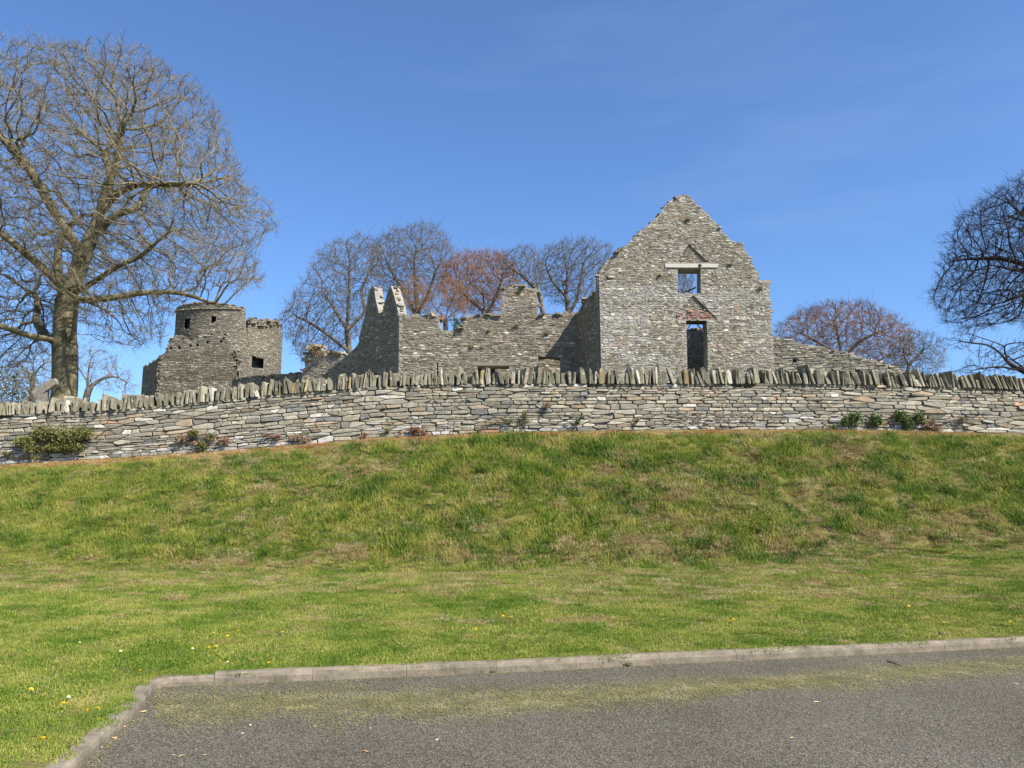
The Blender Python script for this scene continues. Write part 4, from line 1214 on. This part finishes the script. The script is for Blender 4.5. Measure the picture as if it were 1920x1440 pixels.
tree('bare_tree', 'large dark leafless tree leaning in from the right edge', 'trees at the right', 42.0,
     [[(2085, 760, 0), (2085, 700, 0), (2082, 640, 0), (2078, 590, 0), (2070, 540, 0), (2065, 470, 0)], [(2078, 600, 0), (2020, 570, -.6), (1960, 555, -1), (1900, 560, -1.2), (1860, 575, -1.4)], [(2078, 590, 0), (2020, 530, .6), (1960, 490, 1), (1900, 470, 1.2), (1850, 470, 1.4)],
      [(2070, 540, 0), (2010, 470, .2), (1960, 420, .4), (1920, 390, .5)], [(2075, 560, 0), (2000, 520, -.8), (1930, 520, -1.4), (1860, 525, -1.8)]],
     [(1765, 548), (1775, 510), (1782, 480), (1792, 440), (1800, 412), (1840, 375), (1880, 345), (1920, 328), (1980, 308), (2050, 312), (2120, 340), (2150, 420), (2150, 540), (2120, 620), (2080, 620), (1980, 600), (1900, 605), (1850, 615), (1800, 600), (1795, 570)], 5.2, 9500, rng,
     step=.20, infl=1.3, kill=.26, tip=.0095, expo=2.15, bark='bark_dark', twig='twig_dark', tw_len=.5, tw_n=1, tw_r=.008, rmax=.36, iters=95, wob=.10, lift=.03, spread=.3)
tree('bare_tree', 'low dark bough spreading just above the coping at the right edge', 'trees at the right', 33.0,
     [[(1990, 790, 0), (1985, 735, 0), (1965, 715, 0), (1940, 705, 0), (1915, 694, 0)], [(1915, 694, 0), (1890, 682, 0), (1868, 660, -.2), (1845, 648, -.3), (1800, 646, -.4), (1775, 640, -.5)], [(1890, 682, 0), (1886, 645, .2), (1850, 632, .3), (1828, 622, .3)], [(1915, 694, 0), (1870, 690, -.3), (1830, 694, -.5), (1790, 700, -.6)], [(1940, 705, 0), (1905, 665, .5), (1890, 650, .6)]],
     [(1757, 640), (1785, 625), (1800, 612), (1825, 615), (1830, 640), (1860, 650), (1910, 640), (1960, 620), (1990, 680), (1960, 700), (1900, 700), (1820, 706), (1785, 702), (1800, 680), (1840, 665), (1800, 655)], 1.1, 520, rng,
     step=.14, infl=.8, kill=.20, tip=.009, expo=2.0, bark='bark_dark', twig='twig_dark', tw_len=.26, tw_n=1, tw_r=.0065, rmax=.16, iters=70, wob=.35, lift=-.02)
# small trees low at the left, behind the great tree
tree('bare_tree', 'small bushy leafless tree in the gap right of the great trunk', 'low trees at the left', 48.0,
     [[(160, 790, 0), (161, 745, 0), (164, 715, 0), (167, 690, 0), (172, 665, 0)], [(163, 735, 0), (180, 712, .2), (205, 700, .3), (230, 712, .4)], [(164, 715, 0), (150, 690, -.3), (145, 670, -.4)]],
     [(140, 700), (142, 660), (165, 638), (190, 642), (208, 670), (232, 688), (248, 715), (238, 738), (205, 735), (175, 725)], 2.2, 1800, rng,
     step=.24, infl=1.6, kill=.34, tip=.009, bark='bark_grey', twig='twig', tw_len=.34, tw_n=1, tw_r=.0065, rmax=.2, iters=50, wob=.45)
tree('bare_tree', 'pale leafless tree at the far left edge behind the wall', 'low trees at the left', 60.0,
     [[(60, 800, 0), (60, 740, 0), (61, 710, 0), (62, 680, 0)], [(61, 715, 0), (40, 690, .2), (20, 680, .3)], [(61, 700, 0), (80, 680, .2)]],
     [(20, 720), (25, 670), (45, 650), (75, 645), (98, 660), (105, 700), (90, 735), (50, 740)], 2.6, 1600, rng,
     step=.25, infl=1.6, kill=.34, tip=.010, bark='bark_grey', twig='twig_grey', tw_len=.45, tw_n=1, tw_r=.008, rmax=.2, iters=50, wob=.4)

# ------------------------------------------------------------------ leafy plants
def leaves(cent, size, rng, nrm=None):
    """folded leaf-shaped faces around points"""
    N = len(cent)
    a = unit(rng.normal(0, 1, (N, 3))); b = unit(np.cross(a, rng.normal(0, 1, (N, 3)))); c = np.cross(a, b)
    s = size * rng.lognormal(0, .3, N)[:, None]
    P = np.stack([cent - a * s, cent + b * s * .45 + c * s * .15, cent + a * s, cent - b * s * .45 + c * s * .15], 1).reshape(-1, 3)
    i = (np.arange(N) * 4)[:, None]
    return P, np.concatenate([np.array([[0, 1, 2]]) + i, np.array([[0, 2, 3]]) + i])

def plant(name, label, cat, spots, n, size, mat, rng, group=None, stem_r=.006, stem_mat='bark_grey', base=None):
    """leaf clump: spots [(centre xyz, radii xyz)], with stems from its foot"""
    base = np.array(base if base is not None else spots[0][0] - np.array([0, 0, spots[0][1][2]]))
    root = thing(name, base, label, cat, group)
    tot = sum(r[0] * r[2] for _, r in spots); P = []
    for c, r in spots:
        k = max(6, int(n * r[0] * r[2] / tot))
        d = unit(rng.normal(0, 1, (k, 3))) * (rng.random(k) ** .45)[:, None]
        d *= (1 + .35 * noise2(d[:, 0] * 2.5 + c[0] * 3, d[:, 2] * 2.5 + d[:, 1] * 2, 77))[:, None]
        P.append(c + d * np.array(r))
    P = np.concatenate(P)
    V, f = leaves(P, size, rng)
    link('foliage', mesh_arrays('foliage', V - base, [f]), M[mat], root)
    k = rng.choice(len(P), min(len(P), 30), replace=False)
    st = np.repeat(base[None], len(k), 0) + rng.normal(0, .02, (len(k), 3))
    V, f = twigs(st, P[k] - st, np.linalg.norm(P[k] - st, axis=1), np.full(len(k), stem_r), rng)
    link('stems', mesh_arrays('stems', V - base, [f]), M[stem_mat], root)
    return root

def wallpt(px, py, out=.12):
    Y = 20.8
    for _ in range(5):
        p = at(px, py, Y); Y = float(wall_Y(p[0])) - out
    return at(px, py, Y)

rng = np.random.default_rng(53)
S = []
for x, y, rx, rz in ((45, 828, .30, .16), (85, 812, .42, .22), (120, 820, .45, .26), (155, 812, .30, .20), (100, 838, .38, .14), (60, 842, .25, .10), (140, 838, .28, .12)):
    S.append((wallpt(x, y, .16), (rx, .13, rz)))
plant('heath_shrub', 'wide olive-green heathy cushion growing on the wall face at far left', 'shrub', S, 5200, .026, 'leaf_olive', rng, 'plants on the boundary wall', base=wallpt(100, 848, .02))
for lab, sp, n, sz, mt in (
    ('dark green leafy shrub at the wall foot, left of the pair under the garden wall', [(1604, 783, .22, .20), (1585, 790, .14, .13)], 900, .026, 'leaf_green'),
    ('dark green shrub between two others low on the right part of the wall', [(1640, 786, .19, .18), (1650, 790, .12, .10)], 650, .026, 'leaf_green'),
    ('biggest dark green shrub low on the right part of the wall', [(1688, 780, .24, .16), (1702, 790, .2, .15), (1705, 800, .16, .10)], 1000, .026, 'leaf_green'),
    ('small rounded green shrub right of the biggest wall shrub', [(1725, 781, .17, .17)], 480, .026, 'leaf_green'),
    ('brown withered weed beside the small green wall shrub', [(1745, 796, .20, .16), (1755, 803, .16, .08)], 700, .022, 'leaf_dry'),
    ('low green tuft at the wall foot left of the shrubs', [(1562, 802, .14, .08)], 260, .022, 'leaf_green'),
    ('faint brown-green weed on the wall near the right edge', [(1805, 786, .14, .14), (1820, 795, .1, .08)], 220, .02, 'leaf_dry'),
    ('yellow-green ivy-like plant hanging low on the wall left of its middle', [(362, 812, .18, .12), (380, 835, .16, .16), (395, 818, .16, .10)], 700, .026, 'leaf_olive'),
    ('dry brown weed hanging beside the yellow-green wall plant', [(340, 822, .17, .12), (420, 825, .16, .13), (365, 832, .1, .06)], 560, .022, 'leaf_dry'),
    ('brown-green weed at the wall foot below the tower', [(555, 820, .20, .10), (575, 826, .18, .08)], 460, .022, 'leaf_dry'),
    ('reddish weed patch low on the wall below the dark end wall', [(778, 806, .24, .09), (795, 813, .12, .07), (750, 812, .1, .05)], 520, .022, 'leaf_red'),
    ('tiny yellowish moss tuft low on the wall left of the red weed', [(726, 806, .09, .05)], 150, .018, 'leaf_olive'),
    ('small reddish weed tuft at the wall foot', [(683, 815, .09, .06), (680, 820, .08, .05)], 160, .02, 'leaf_red'),
    ('upright brown-green weed on the wall below the low window', [(984, 777, .08, .14), (988, 790, .07, .08)], 240, .02, 'leaf_olive'),
    ('dry grassy weed on the wall above the upright weed', [(1026, 759, .15, .10)], 190, .02, 'leaf_dry'),
    ('light green grassy sprig low on the middle of the wall', [(1083, 790, .10, .09), (1092, 780, .05, .07)], 130, .022, 'leaf_green'),
    ('thin brown moss line low on the wall in the middle', [(955, 790, .18, .05), (910, 792, .08, .05)], 200, .018, 'leaf_olive'),
    ('dark little weed in a joint below the gable door', [(1195, 786, .12, .05)], 130, .018, 'leaf_dry'),
    ('reddish weed at the foot of the wall left end', [(520, 818, .12, .06), (497, 816, .1, .05)], 200, .02, 'leaf_red'),
    ('green tuft at the wall foot in the far left corner', [(12, 850, .14, .08), (60, 858, .18, .06)], 240, .022, 'leaf_olive')):
    plant('wall_weed', lab, 'plant', [(wallpt(x, y, .13), (rx, .09, rz)) for x, y, rx, rz in sp], n, sz, mt, rng, 'plants on the boundary wall', base=wallpt(sp[0][0], sp[0][1] + 4, .02))
# tufts growing on the ruin
def on_pl(pl, px, py, out=.06):
    u, v = pl.px(px, py); return pl.map(u, v, out)
for pl, x, y, r, lab in ((pc, 884, 651, .14, 'dark green tuft in the middle of the cross wall'), (pc, 1025, 626, .20, 'green tuft on the cross wall beside the shadow edge'), (pc, 968, 612, .18, 'green tuft below the chimney stub'),
                         (pc, 915, 621, .12, 'small green tuft left of the chimney stub'), (pc, 972, 548, .22, 'mossy tuft on the chimney stub'), (pg, 1289, 412, .15, 'green tuft near the top of the gable'), (pg, 1312, 528 - 30, .10, 'small moss tuft beside the timber lintel'),
                         (pg, 1368, 497, .12, 'small green tuft on the right shoulder of the gable'), (pg, 1425, 541, .14, 'moss tuft on the broken right shoulder of the gable'), (pg, 1236, 517, .09, 'small moss tuft left of the upper window')):
    c = on_pl(pl, x, y)
    plant('ruin_tuft', lab, 'plant', [(c, (r, .07, r * .75))], 200, .022, 'leaf_olive', rng, 'plants on the ruined house', base=on_pl(pl, x, y + 2, .0))
c = at(856, 606, 49.6)
plant('ivy', 'ivy with dark leaves in the notch of the cross wall', 'plant', [(c, (.35, .3, .42)), (c + np.array([.1, 0, -.5]), (.4, .3, .4))], 700, .05, 'ivy', rng, base=np.array([c[0], 49.6, ground_at(c[0], 49.6)]))
c = at(590, 652, 59.5)
plant('ivy', 'withered growth on top of the broken rubble stump', 'plant', [(c, (.6, .4, .28)), (at(600, 662, 59.3), (.7, .3, .2))], 600, .05, 'leaf_dry', rng, base=at(592, 664, 59.6))
bpos = at(28, 728, 52.0)
plant('evergreen_bush', 'brown-green bush behind the wall at the far left edge', 'bush', [(bpos, (1.5, 1.2, 1.7)), (bpos + np.array([-1.6, .4, .5]), (1.3, 1.1, 1.6)), (bpos + np.array([.9, 0, -.9]), (1.0, .9, 1.0))], 5200, .06, 'leaf_brown', rng,
      stem_r=.03, base=np.array([bpos[0], 52.0, ground_at(bpos[0], 52.0)]))

# leaning slab beside the great trunk
sc_ = at(84, 727, 27.2)
V, quads, octo = stone_arrays(np.array([[-.46, .46, -.13, .13]]), .0, (.05, .06), .10, np.random.default_rng(3), round_=.9)
V = V[0]; ca, sa = math.cos(.62), math.sin(.62)
Pv = np.stack([V[:, 0] * ca - V[:, 1] * sa, -V[:, 2], V[:, 0] * sa + V[:, 1] * ca], -1)
Pv = np.concatenate([Pv]); zlow = ground_at(sc_[0], 27.2)
slab = link('stone_slab', mesh_arrays('stone_slab', Pv, [quads, octo], np.repeat(np.array([[.24, .22, .18]]), len(Pv), 0)), M['wall_stone'], None, sc_)
tag(slab, 'pale slab of stone tilted against the foot of the great tree', 'stone')
rk = np.random.default_rng(4)
hb = (sc_[2] - zlow) / 2
V, f = blocks(np.array([[0, 0, hb]]), np.array([[.15, .15, hb]]), np.eye(3), rk, .12)
prop = link('boulder', mesh_arrays('boulder', V, [f], np.repeat(np.array([[.17, .155, .125]]), len(V), 0)), M['wall_stone'], None, (sc_[0] - .1, 27.35, zlow))
tag(prop, 'squat boulder under the tilted slab by the great tree', 'stone')

# ------------------------------------------------------------------ grass
def blade_patch(name, n, radius, hmean, hvar, width, lean, rng, mat):
    """a patch of grass blades, each a bent two-piece strip"""
    a = rng.uniform(0, 2 * math.pi, n); r = radius * np.sqrt(rng.random(n))
    b = np.stack([r * np.cos(a), r * np.sin(a), np.full(n, -.01)], -1)
    h = hmean * rng.lognormal(0, hvar, n)
    d = rng.normal(0, lean, (n, 2)); az = rng.uniform(0, math.pi, n)
    s = np.stack([np.cos(az), np.sin(az), np.zeros(n)], -1) * width / 2
    m = b + np.stack([d[:, 0] * h * .35, d[:, 1] * h * .35, h * .6], -1)
    t = b + np.stack([d[:, 0] * h, d[:, 1] * h, h * np.maximum(.25, 1 - .5 * (d ** 2).sum(1))], -1)
    V = np.stack([b - s, b + s, m + s * .8, m - s * .8, t], 1).reshape(-1, 3)
    i = (np.arange(n) * 5)[:, None]
    me = mesh_arrays(name, V, [np.array([[0, 1, 2, 3]]) + i, np.array([[3, 2, 4]]) + i])
    me.materials.append(mat)
    return bpy.data.objects.new(name, me)

def scatter(name, label, protos, P, rot, scl, ind):
    """one object that repeats grass patches over points"""
    pc_ = bpy.data.collections.new(name + '_patches')
    for i, o in enumerate(protos):
        o.name = '%s_patch_%02d' % (name, i); pc_.objects.link(o)
    me = bpy.data.meshes.new(name)
    me.vertices.add(len(P)); me.vertices.foreach_set('co', np.asarray(P, np.float32).ravel())
    for nm, typ, dat in (('rot', 'FLOAT_VECTOR', rot), ('scl', 'FLOAT_VECTOR', scl)):
        a = me.attributes.new(nm, typ, 'POINT'); a.data.foreach_set('vector', np.asarray(dat, np.float32).ravel())
    a = me.attributes.new('ind', 'INT', 'POINT'); a.data.foreach_set('value', np.asarray(ind, np.int32))
    o = bpy.data.objects.new(name, me); C.objects.link(o)
    tag(o, label, 'grass', kind='stuff')
    ng = bpy.data.node_groups.new(name, 'GeometryNodeTree')
    ng.interface.new_socket('Geometry', in_out='INPUT', socket_type='NodeSocketGeometry'); ng.interface.new_socket('Geometry', in_out='OUTPUT', socket_type='NodeSocketGeometry')
    N = ng.nodes; L = ng.links
    gi = N.new('NodeGroupInput'); go = N.new('NodeGroupOutput')
    ci = N.new('GeometryNodeCollectionInfo'); ci.inputs['Collection'].default_value = pc_; ci.inputs['Separate Children'].default_value = True; ci.inputs['Reset Children'].default_value = True
    ip = N.new('GeometryNodeInstanceOnPoints'); ip.inputs['Pick Instance'].default_value = True
    def attr(nm, typ):
        q = N.new('GeometryNodeInputNamedAttribute'); q.data_type = typ; q.inputs[0].default_value = nm; return q.outputs[0]
    L.new(gi.outputs[0], ip.inputs['Points']); L.new(ci.outputs[0], ip.inputs['Instance'])
    L.new(attr('ind', 'INT'), ip.inputs['Instance Index']); L.new(attr('rot', 'FLOAT_VECTOR'), ip.inputs['Rotation']); L.new(attr('scl', 'FLOAT_VECTOR'), ip.inputs['Scale'])
    L.new(ip.outputs[0], go.inputs[0])
    md = o.modifiers.new('patches', 'NODES'); md.node_group = ng
    return o

def slopes(x, y):
    e = .12
    gxx = (ground_z(x + e, y, False) - ground_z(x - e, y, False)) / (2 * e); gyy = (ground_z(x, y + e, False) - ground_z(x, y - e, False)) / (2 * e)
    return gxx, gyy

rng = np.random.default_rng(61)
# mown lawn
n = 30000
x = rng.uniform(-13.5, 15.5, n); y = rng.uniform(3.2, 16.6, n)
keep_ = (kerb_sd(x, y) > .125) & (y < toe_Y(x) + .25) & (np.abs(x) < y * .72 + 1.2)
x, y = x[keep_], y[keep_]
dry = .55 * fbm(x * .8, y * 1.1, 101) + .45 * fbm(x * 2.7, y * 3.2, 103) + .42 * smooth((y - 11.8) / 2.2) - .25 * np.clip((11.5 - y) / 3, 0, 1) + .10 * np.sin((y - .25 * x) * 4.2)
ind = np.where(rng.random(len(x)) < np.clip((dry + .0) * 1.0, .03, .5), rng.integers(4, 6, len(x)), rng.integers(0, 4, len(x)))
sx, sy = slopes(x, y)
rot = np.stack([np.arctan(sy), -np.arctan(sx), rng.uniform(0, 6.28, len(x))], -1)
sc1 = rng.uniform(.75, 1.25, len(x)) * (1 + .3 * fbm(x * 1.5, y * 1.5, 7))
kd = kerb_sd(x, y); sc1 = np.where(kd < .4, sc1 * .8, sc1)
rot[:, :2] = 0
zl = ground_z(x, y)
lawn_p = [blade_patch('p', 190, .17, .031, .30, .0065, .6, rng, M['lawn_grass']) for _ in range(4)] + [blade_patch('p', 150, .17, .032, .3, .006, .9, rng, M['straw_grass']) for _ in range(2)]
scatter('lawn_grass', 'short mown grass of the flat lawn between kerb and bank', lawn_p, np.stack([x, y, zl], -1), rot, np.stack([sc1 * 1.0, sc1 * 1.0, sc1], -1), ind)
# rough grass of the bank
n = 44000
x = rng.uniform(-15, 17, n); y = rng.uniform(14.3, 21.6, n)
keep_ = (y > toe_Y(x) - .25) & (y < crest_Y(x) + .05) & (np.abs(x) < y * .72 + 1)
x, y = x[keep_], y[keep_]
q_ = x * .75 + y * .66; r_ = -x * .66 + y * .75
dry = .5 * fbm(q_ * .5, r_ * 1.3, 201) + .5 * fbm(x * 1.9, y * 2.2, 203) + np.interp(x, [-13, -3, 3, 8, 13], [-.05, .0, .12, .10, .02])
toeband = np.exp(-((y - toe_Y(x) - .3) / .45) ** 2) * .22
dry = dry + toeband
ind = np.where(rng.random(len(x)) < np.clip((dry + .15) * 1.5, .10, .85), rng.integers(5, 8, len(x)), rng.integers(0, 5, len(x)))
rich = fbm(x * 1.1, y * 1.3, 207)
sc1 = .88 * rng.lognormal(0, .28, len(x)) * (1 + .75 * np.clip(rich, -.5, 1)) * np.interp(x, [-13, -6, 0], [.72, .8, 1.0])
sc1 = sc1 * np.interp(y - toe_Y(x), [-.3, .5], [.6, 1])
rot = np.stack([rng.normal(.28, .16, len(x)), rng.normal(0, .16, len(x)), np.zeros(len(x))], -1)
rot[:, 2] = rng.uniform(-.5, .5, len(x))
bank_p = [blade_patch('p', 110, .17, .070, .42, .0085, .6, rng, M['bank_grass']) for _ in range(5)] + [blade_patch('p', 90, .16, .062, .4, .007, .95, rng, M['straw_grass']) for _ in range(3)]
tuft = fbm(x * 2.3, y * 2.6, 303)
lush = rng.random(len(x)) < np.clip((tuft - .20) * 1.3, .015, .34) * np.interp(x, [-13, -4, 2], [.45, .8, 1])
ind = np.where(lush, rng.integers(8, 10, len(x)), ind); sc1 = np.where(lush, sc1 * 1.35, sc1)
bank_p += [blade_patch('p', 100, .16, .10, .35, .0095, .6, rng, M['lush_grass']) for _ in range(2)]
scatter('bank_grass', 'rough tussocky grass on the slope below the wall', bank_p, np.stack([x, y, ground_z(x, y) - .005], -1), rot, np.stack([np.clip(sc1, .5, 1.3)] * 2 + [sc1], -1), ind)
# withered strip along the wall foot
n = 5200
x = rng.uniform(-14.5, 16.5, n); y = wall_Y(x) - rng.uniform(.02, .95, n)
ind = np.where(rng.random(n) < .85, rng.integers(0, 2, n), 2)
s_ = rng.uniform(.5, 1.05, n) * (1 - .35 * (wall_Y(x) - y > .6))
strip_p = [blade_patch('p', 90, .16, .05, .35, .008, 1.0, rng, M['moss_strip']) for _ in range(2)] + [blade_patch('p', 90, .16, .05, .35, .008, .8, rng, M['bank_grass'])]
scatter('withered_grass', 'withered orange-brown strip of growth along the foot of the wall', strip_p, np.stack([x, y, ground_z(x, y)], -1), np.stack([0 * x, 0 * x, rng.uniform(0, 6.28, n)], -1), np.stack([s_, s_, s_], -1), ind)
# grass clippings strewn on the road
cp = []
for lo, hi, cnt in ((0, 1, 1),):
    n = 40000
    px_ = rng.uniform(290, 2050, n)
    mid = np.interp(px_, [290, 500, 900, 1300, 1700, 1920, 2100], [1330, 1318, 1318, 1292, 1262, 1246, 1232])
    py_ = mid + rng.normal(0, 1, n) * np.interp(px_, [290, 1000, 1920], [24, 17, 10]) * (1 + .5 * noise2(px_ / 90, px_ * 0, 5))
    cp.append(on_ground(px_, py_))
    n = 7000
    s = rng.uniform(ks[1] + 8, ks[-3] + 2, n); b = np.array([kerb_point(q__) for q__ in s])
    nrm_ = rng.normal(0, .07, (n, 2)); cp.append(np.concatenate([b + nrm_, np.zeros((n, 1))], 1))
    n = 2600
    cp.append(np.stack([rng.uniform(-4, 8, n), rng.uniform(4.2, 10, n), np.zeros(n)], -1))
cp = np.concatenate(cp); cp = cp[kerb_sd(cp[:, 0], cp[:, 1]) < -.015]
n = len(cp); a = rng.uniform(0, math.pi, n); L_ = rng.uniform(.008, .034, n)
d = np.stack([np.cos(a) * L_, np.sin(a) * L_, rng.normal(0, .004, n)], -1); w = np.stack([-np.sin(a), np.cos(a), 0 * a], -1) * .003
z0 = np.array([0, 0, .006])
V = np.stack([cp + z0 - d / 2 - w, cp + z0 - d / 2 + w, cp + z0 + d / 2 + w * .4 + np.array([0, 0, .004]), cp + z0 + d / 2 - w * .4 + np.array([0, 0, .004])], 1).reshape(-1, 3)
clip = link('grass_clippings', mesh_arrays('grass_clippings', V, [(np.arange(n) * 4)[:, None] + np.array([[0, 1, 2, 3]])]), M['clipping'])
tag(clip, 'dry grass clippings strewn in a band on the asphalt beside the kerb', 'clippings', kind='stuff')

# ------------------------------------------------------------------ flowers and litter
def flower_mesh(kind):
    r = np.random.default_rng(8); V = []; Fq = []
    petals = 14 if kind == 'dandelion' else 12
    R0 = .022 if kind == 'dandelion' else .014; h = .05
    for lay in range(2 if kind == 'dandelion' else 1):
        for k in range(petals):
            a = 2 * math.pi * (k + .5 * lay) / petals; rr = R0 * (1 - .35 * lay); wd = .18
            i = len(V)
            for ang, rad, z in ((a - wd, rr * .25, h), (a + wd, rr * .25, h), (a + wd * .8, rr, h + .004 + .008 * lay), (a - wd * .8, rr, h + .004 + .008 * lay)):
                V.append((rad * math.cos(ang), rad * math.sin(ang), z))
            Fq.append([i, i + 1, i + 2, i + 3])
    i = len(V); nd = 8
    for k in range(nd): V.append((R0 * .45 * math.cos(2 * math.pi * k / nd), R0 * .45 * math.sin(2 * math.pi * k / nd), h + .012))
    disc = np.array([[i + k for k in range(nd)]]); j = len(V)
    for z in (-.02, h):
        for k in range(4): V.append((.002 * math.cos(k * 1.571), .002 * math.sin(k * 1.571), z))
    st = [[j + k, j + (k + 1) % 4, j + 4 + (k + 1) % 4, j + 4 + k] for k in range(4)]
    me = mesh_arrays(kind, np.array(V), [np.array(Fq), np.array(st), disc])
    me.materials.append(M['dandelion' if kind == 'dandelion' else 'daisy']); me.materials.append(M['green_stem']); me.materials.append(M['dandelion'])
    for p in me.polygons:
        if len(Fq) <= p.index < len(Fq) + len(st): p.material_index = 1
        elif p.index >= len(Fq) + len(st): p.material_index = 2
    return me
dm = flower_mesh('dandelion'); ym = flower_mesh('daisy')
def lawn_point(px, py):
    a, b, c = ray(px, py)
    t = np.linspace(3, 30, 1400); zz = EYE + c * t - ground_z(a * t, b * t)
    k = int(np.argmax(zz < 0)); return np.array([a * t[k], b * t[k], ground_at(a * t[k], b * t[k])])
fl = [(400, 1196, 1.1), (428, 1200, 1), (443, 1194, 1.3), (449, 1200, 1.2), (530, 1192, .9), (392, 1222, .9), (404, 1219, .9), (409, 1226, .7), (409, 1247, .8), (430, 1244, .8), (475, 1245, .8), (503, 1238, .8), (505, 1248, .7), (324, 1250, .8), (260, 1270, 1.3), (54, 1302, 1),
      (121, 1333, 1.2), (165, 1348, 1.2), (177, 1340, 1), (75, 1410, 1.6), (620, 1217, .7), (590, 1195, .7), (896, 1188, 1.2), (938, 1159, 1), (944, 1162, 1), (958, 1163, .9), (1112, 1150, .9), (1376, 1171, 1.3), (1637, 1134, 1), (1702, 1142, 1), (1793, 1097, 1.1), (1903, 1178, 1.8), (1769, 1174, 1), (1682, 1118, .8),
      (1723, 1124, .8), (1800, 1148, .8), (1540, 1125, .7), (1467, 1127, .8), (478, 905, 1.1), (499, 870, 1.2), (386, 938, 1.1), (455, 953, 1.1), (237, 1009, 1.1), (506, 1032, 1.2), (566, 1034, 1), (531, 870, 1), (918, 942, 1), (807, 872, 1), (1538, 847, 1.2), (1729, 853, 1.4), (1453, 896, 1), (1575, 921, 1.1), (603, 898, 1), (355, 911, 1.1)]
frng = np.random.default_rng(71)
for px_, py_, s in fl:
    p = lawn_point(px_, py_)
    o = link('dandelion', dm, None, None, p)
    o.scale = (s * .9,) * 3; o.rotation_euler = (frng.uniform(-.1, .5), frng.uniform(-.3, .3), frng.uniform(0, 6))
    if py_ < 1060: lab, g = 'yellow dandelion flower scattered on the rough grass bank', 'dandelions on the bank'
    elif px_ < 300: lab, g = 'yellow dandelion flower in the grass left of the kerb corner', 'dandelions by the kerb corner'
    elif px_ < 700: lab, g = 'yellow dandelion flower in the clustered group on the left half of the lawn', 'dandelions on the lawn left of the middle'
    else: lab, g = 'yellow dandelion flower scattered on the right half of the mown lawn', 'dandelions on the right part of the lawn'
    tag(o, lab, 'flower', g)
for px_, py_, s, lab in ((424, 1248, 1.2, 'white daisy near the kerb beside the dandelions'), (125, 1317, 1.5, 'white daisy left of the kerb corner'), (358, 1224, 1.5, 'white daisy left of the dandelion cluster'), (223, 1229, 1.6, 'white daisy alone on the left of the lawn'), (602, 1226, .9, 'small white daisy right of the dandelion cluster'), (147, 1211, 1.2, 'white daisy farthest left on the lawn')):
    o = link('daisy', ym, None, None, lawn_point(px_, py_)); o.scale = (s * .65,) * 3; o.rotation_euler = (.5, 0, 1)
    tag(o, lab, 'flower', 'daisies on the lawn')
# fallen leaves and scraps on the road
def leaf_mesh(seed):
    r = np.random.default_rng(seed); k = 9; V = []
    for i in range(k):
        a = 2 * math.pi * i / k; rr = 1 + .25 * r.normal()
        V.append((.035 * rr * math.cos(a), .016 * rr * math.sin(a), .006 + .008 * abs(math.sin(a)) * r.random()))
    V.append((0, 0, .004))
    return mesh_arrays('leaf', np.array(V), [np.array([[i, (i + 1) % k, k] for i in range(k)])])
lm = [leaf_mesh(s) for s in (1, 2, 3)]
for l in lm: l.materials.append(M['dead_leaf'])
for i, (px_, py_) in enumerate([(302, 1311), (235, 1363), (1532, 1317), (1690, 1340), (1486, 1384), (1905, 1283), (590, 1362), (1615, 1292), (338, 1419), (325, 1416), (820, 1388), (682, 1410), (695, 1366), (540, 1328), (470, 1360), (383, 1416), (455, 1376), (270, 1335), (250, 1352), (255, 1328), (215, 1385), (190, 1402)]):
    o = link('fallen_leaf', lm[i % 3], None, None, on_ground(px_, py_)); o.rotation_euler = (0, 0, i * 1.7); o.scale = (.45 + .15 * (i % 3),) * 3
    if px_ < 310: lab, g = 'withered brown leaf lying in the gutter of the left kerb', 'leaves in the gutter'
    elif px_ < 900: lab, g = 'withered pale leaf lying on the left half of the asphalt', 'leaves on the left of the road'
    else: lab, g = 'withered pale leaf lying on the right half of the asphalt', 'leaves on the right of the road'
    tag(o, lab, 'leaf', g)
# a dark stick
p0, p1 = on_ground(1663, 1241), on_ground(1690, 1250)
V, f = twigs(np.array([p0 + [0, 0, .012], (p0 * .6 + p1 * .4) + [0, 0, .012]]), np.array([p1 - p0, (p1 - p0) + [.0, .06, .02]]), np.array([np.linalg.norm(p1 - p0), .09]), np.array([.009, .006]), np.random.default_rng(2))
tag(link('stick', mesh_arrays('stick', V - p0, [f]), M['dark_timber'], None, p0), 'short dark stick lying on the asphalt near the right kerb', 'stick')
# dry weed on the kerb
p = on_ground(1770, 1210) + np.array([0, .02, 0])
plant('kerb_weed', 'dry reddish weed growing over the kerb at right', 'plant', [(p + [0, 0, .10], (.15, .05, .09))], 160, .014, 'leaf_dry', rng, base=p)
for px_, py_, lab in ((922, 1261, 'small weed at a kerb joint in the middle'), (1178, 1249, 'small weed at the kerb foot right of the middle'), (1250, 1243, 'tiny weed at the kerb joint left of the stick'), (788, 1266, 'small weed at the kerb foot left of the middle'), (1440, 1233, 'small green weed under the right part of the kerb'), (1705, 1222, 'dark little weed at the kerb foot beside the dry weed')):
    p = on_ground(px_, py_) - np.array([0, .01, 0])
    plant('gutter_weed', lab, 'plant', [(p + [0, 0, .02], (.07, .03, .022))], 70, .011, 'leaf_olive', rng, 'weeds along the kerb', stem_r=.002, base=p)
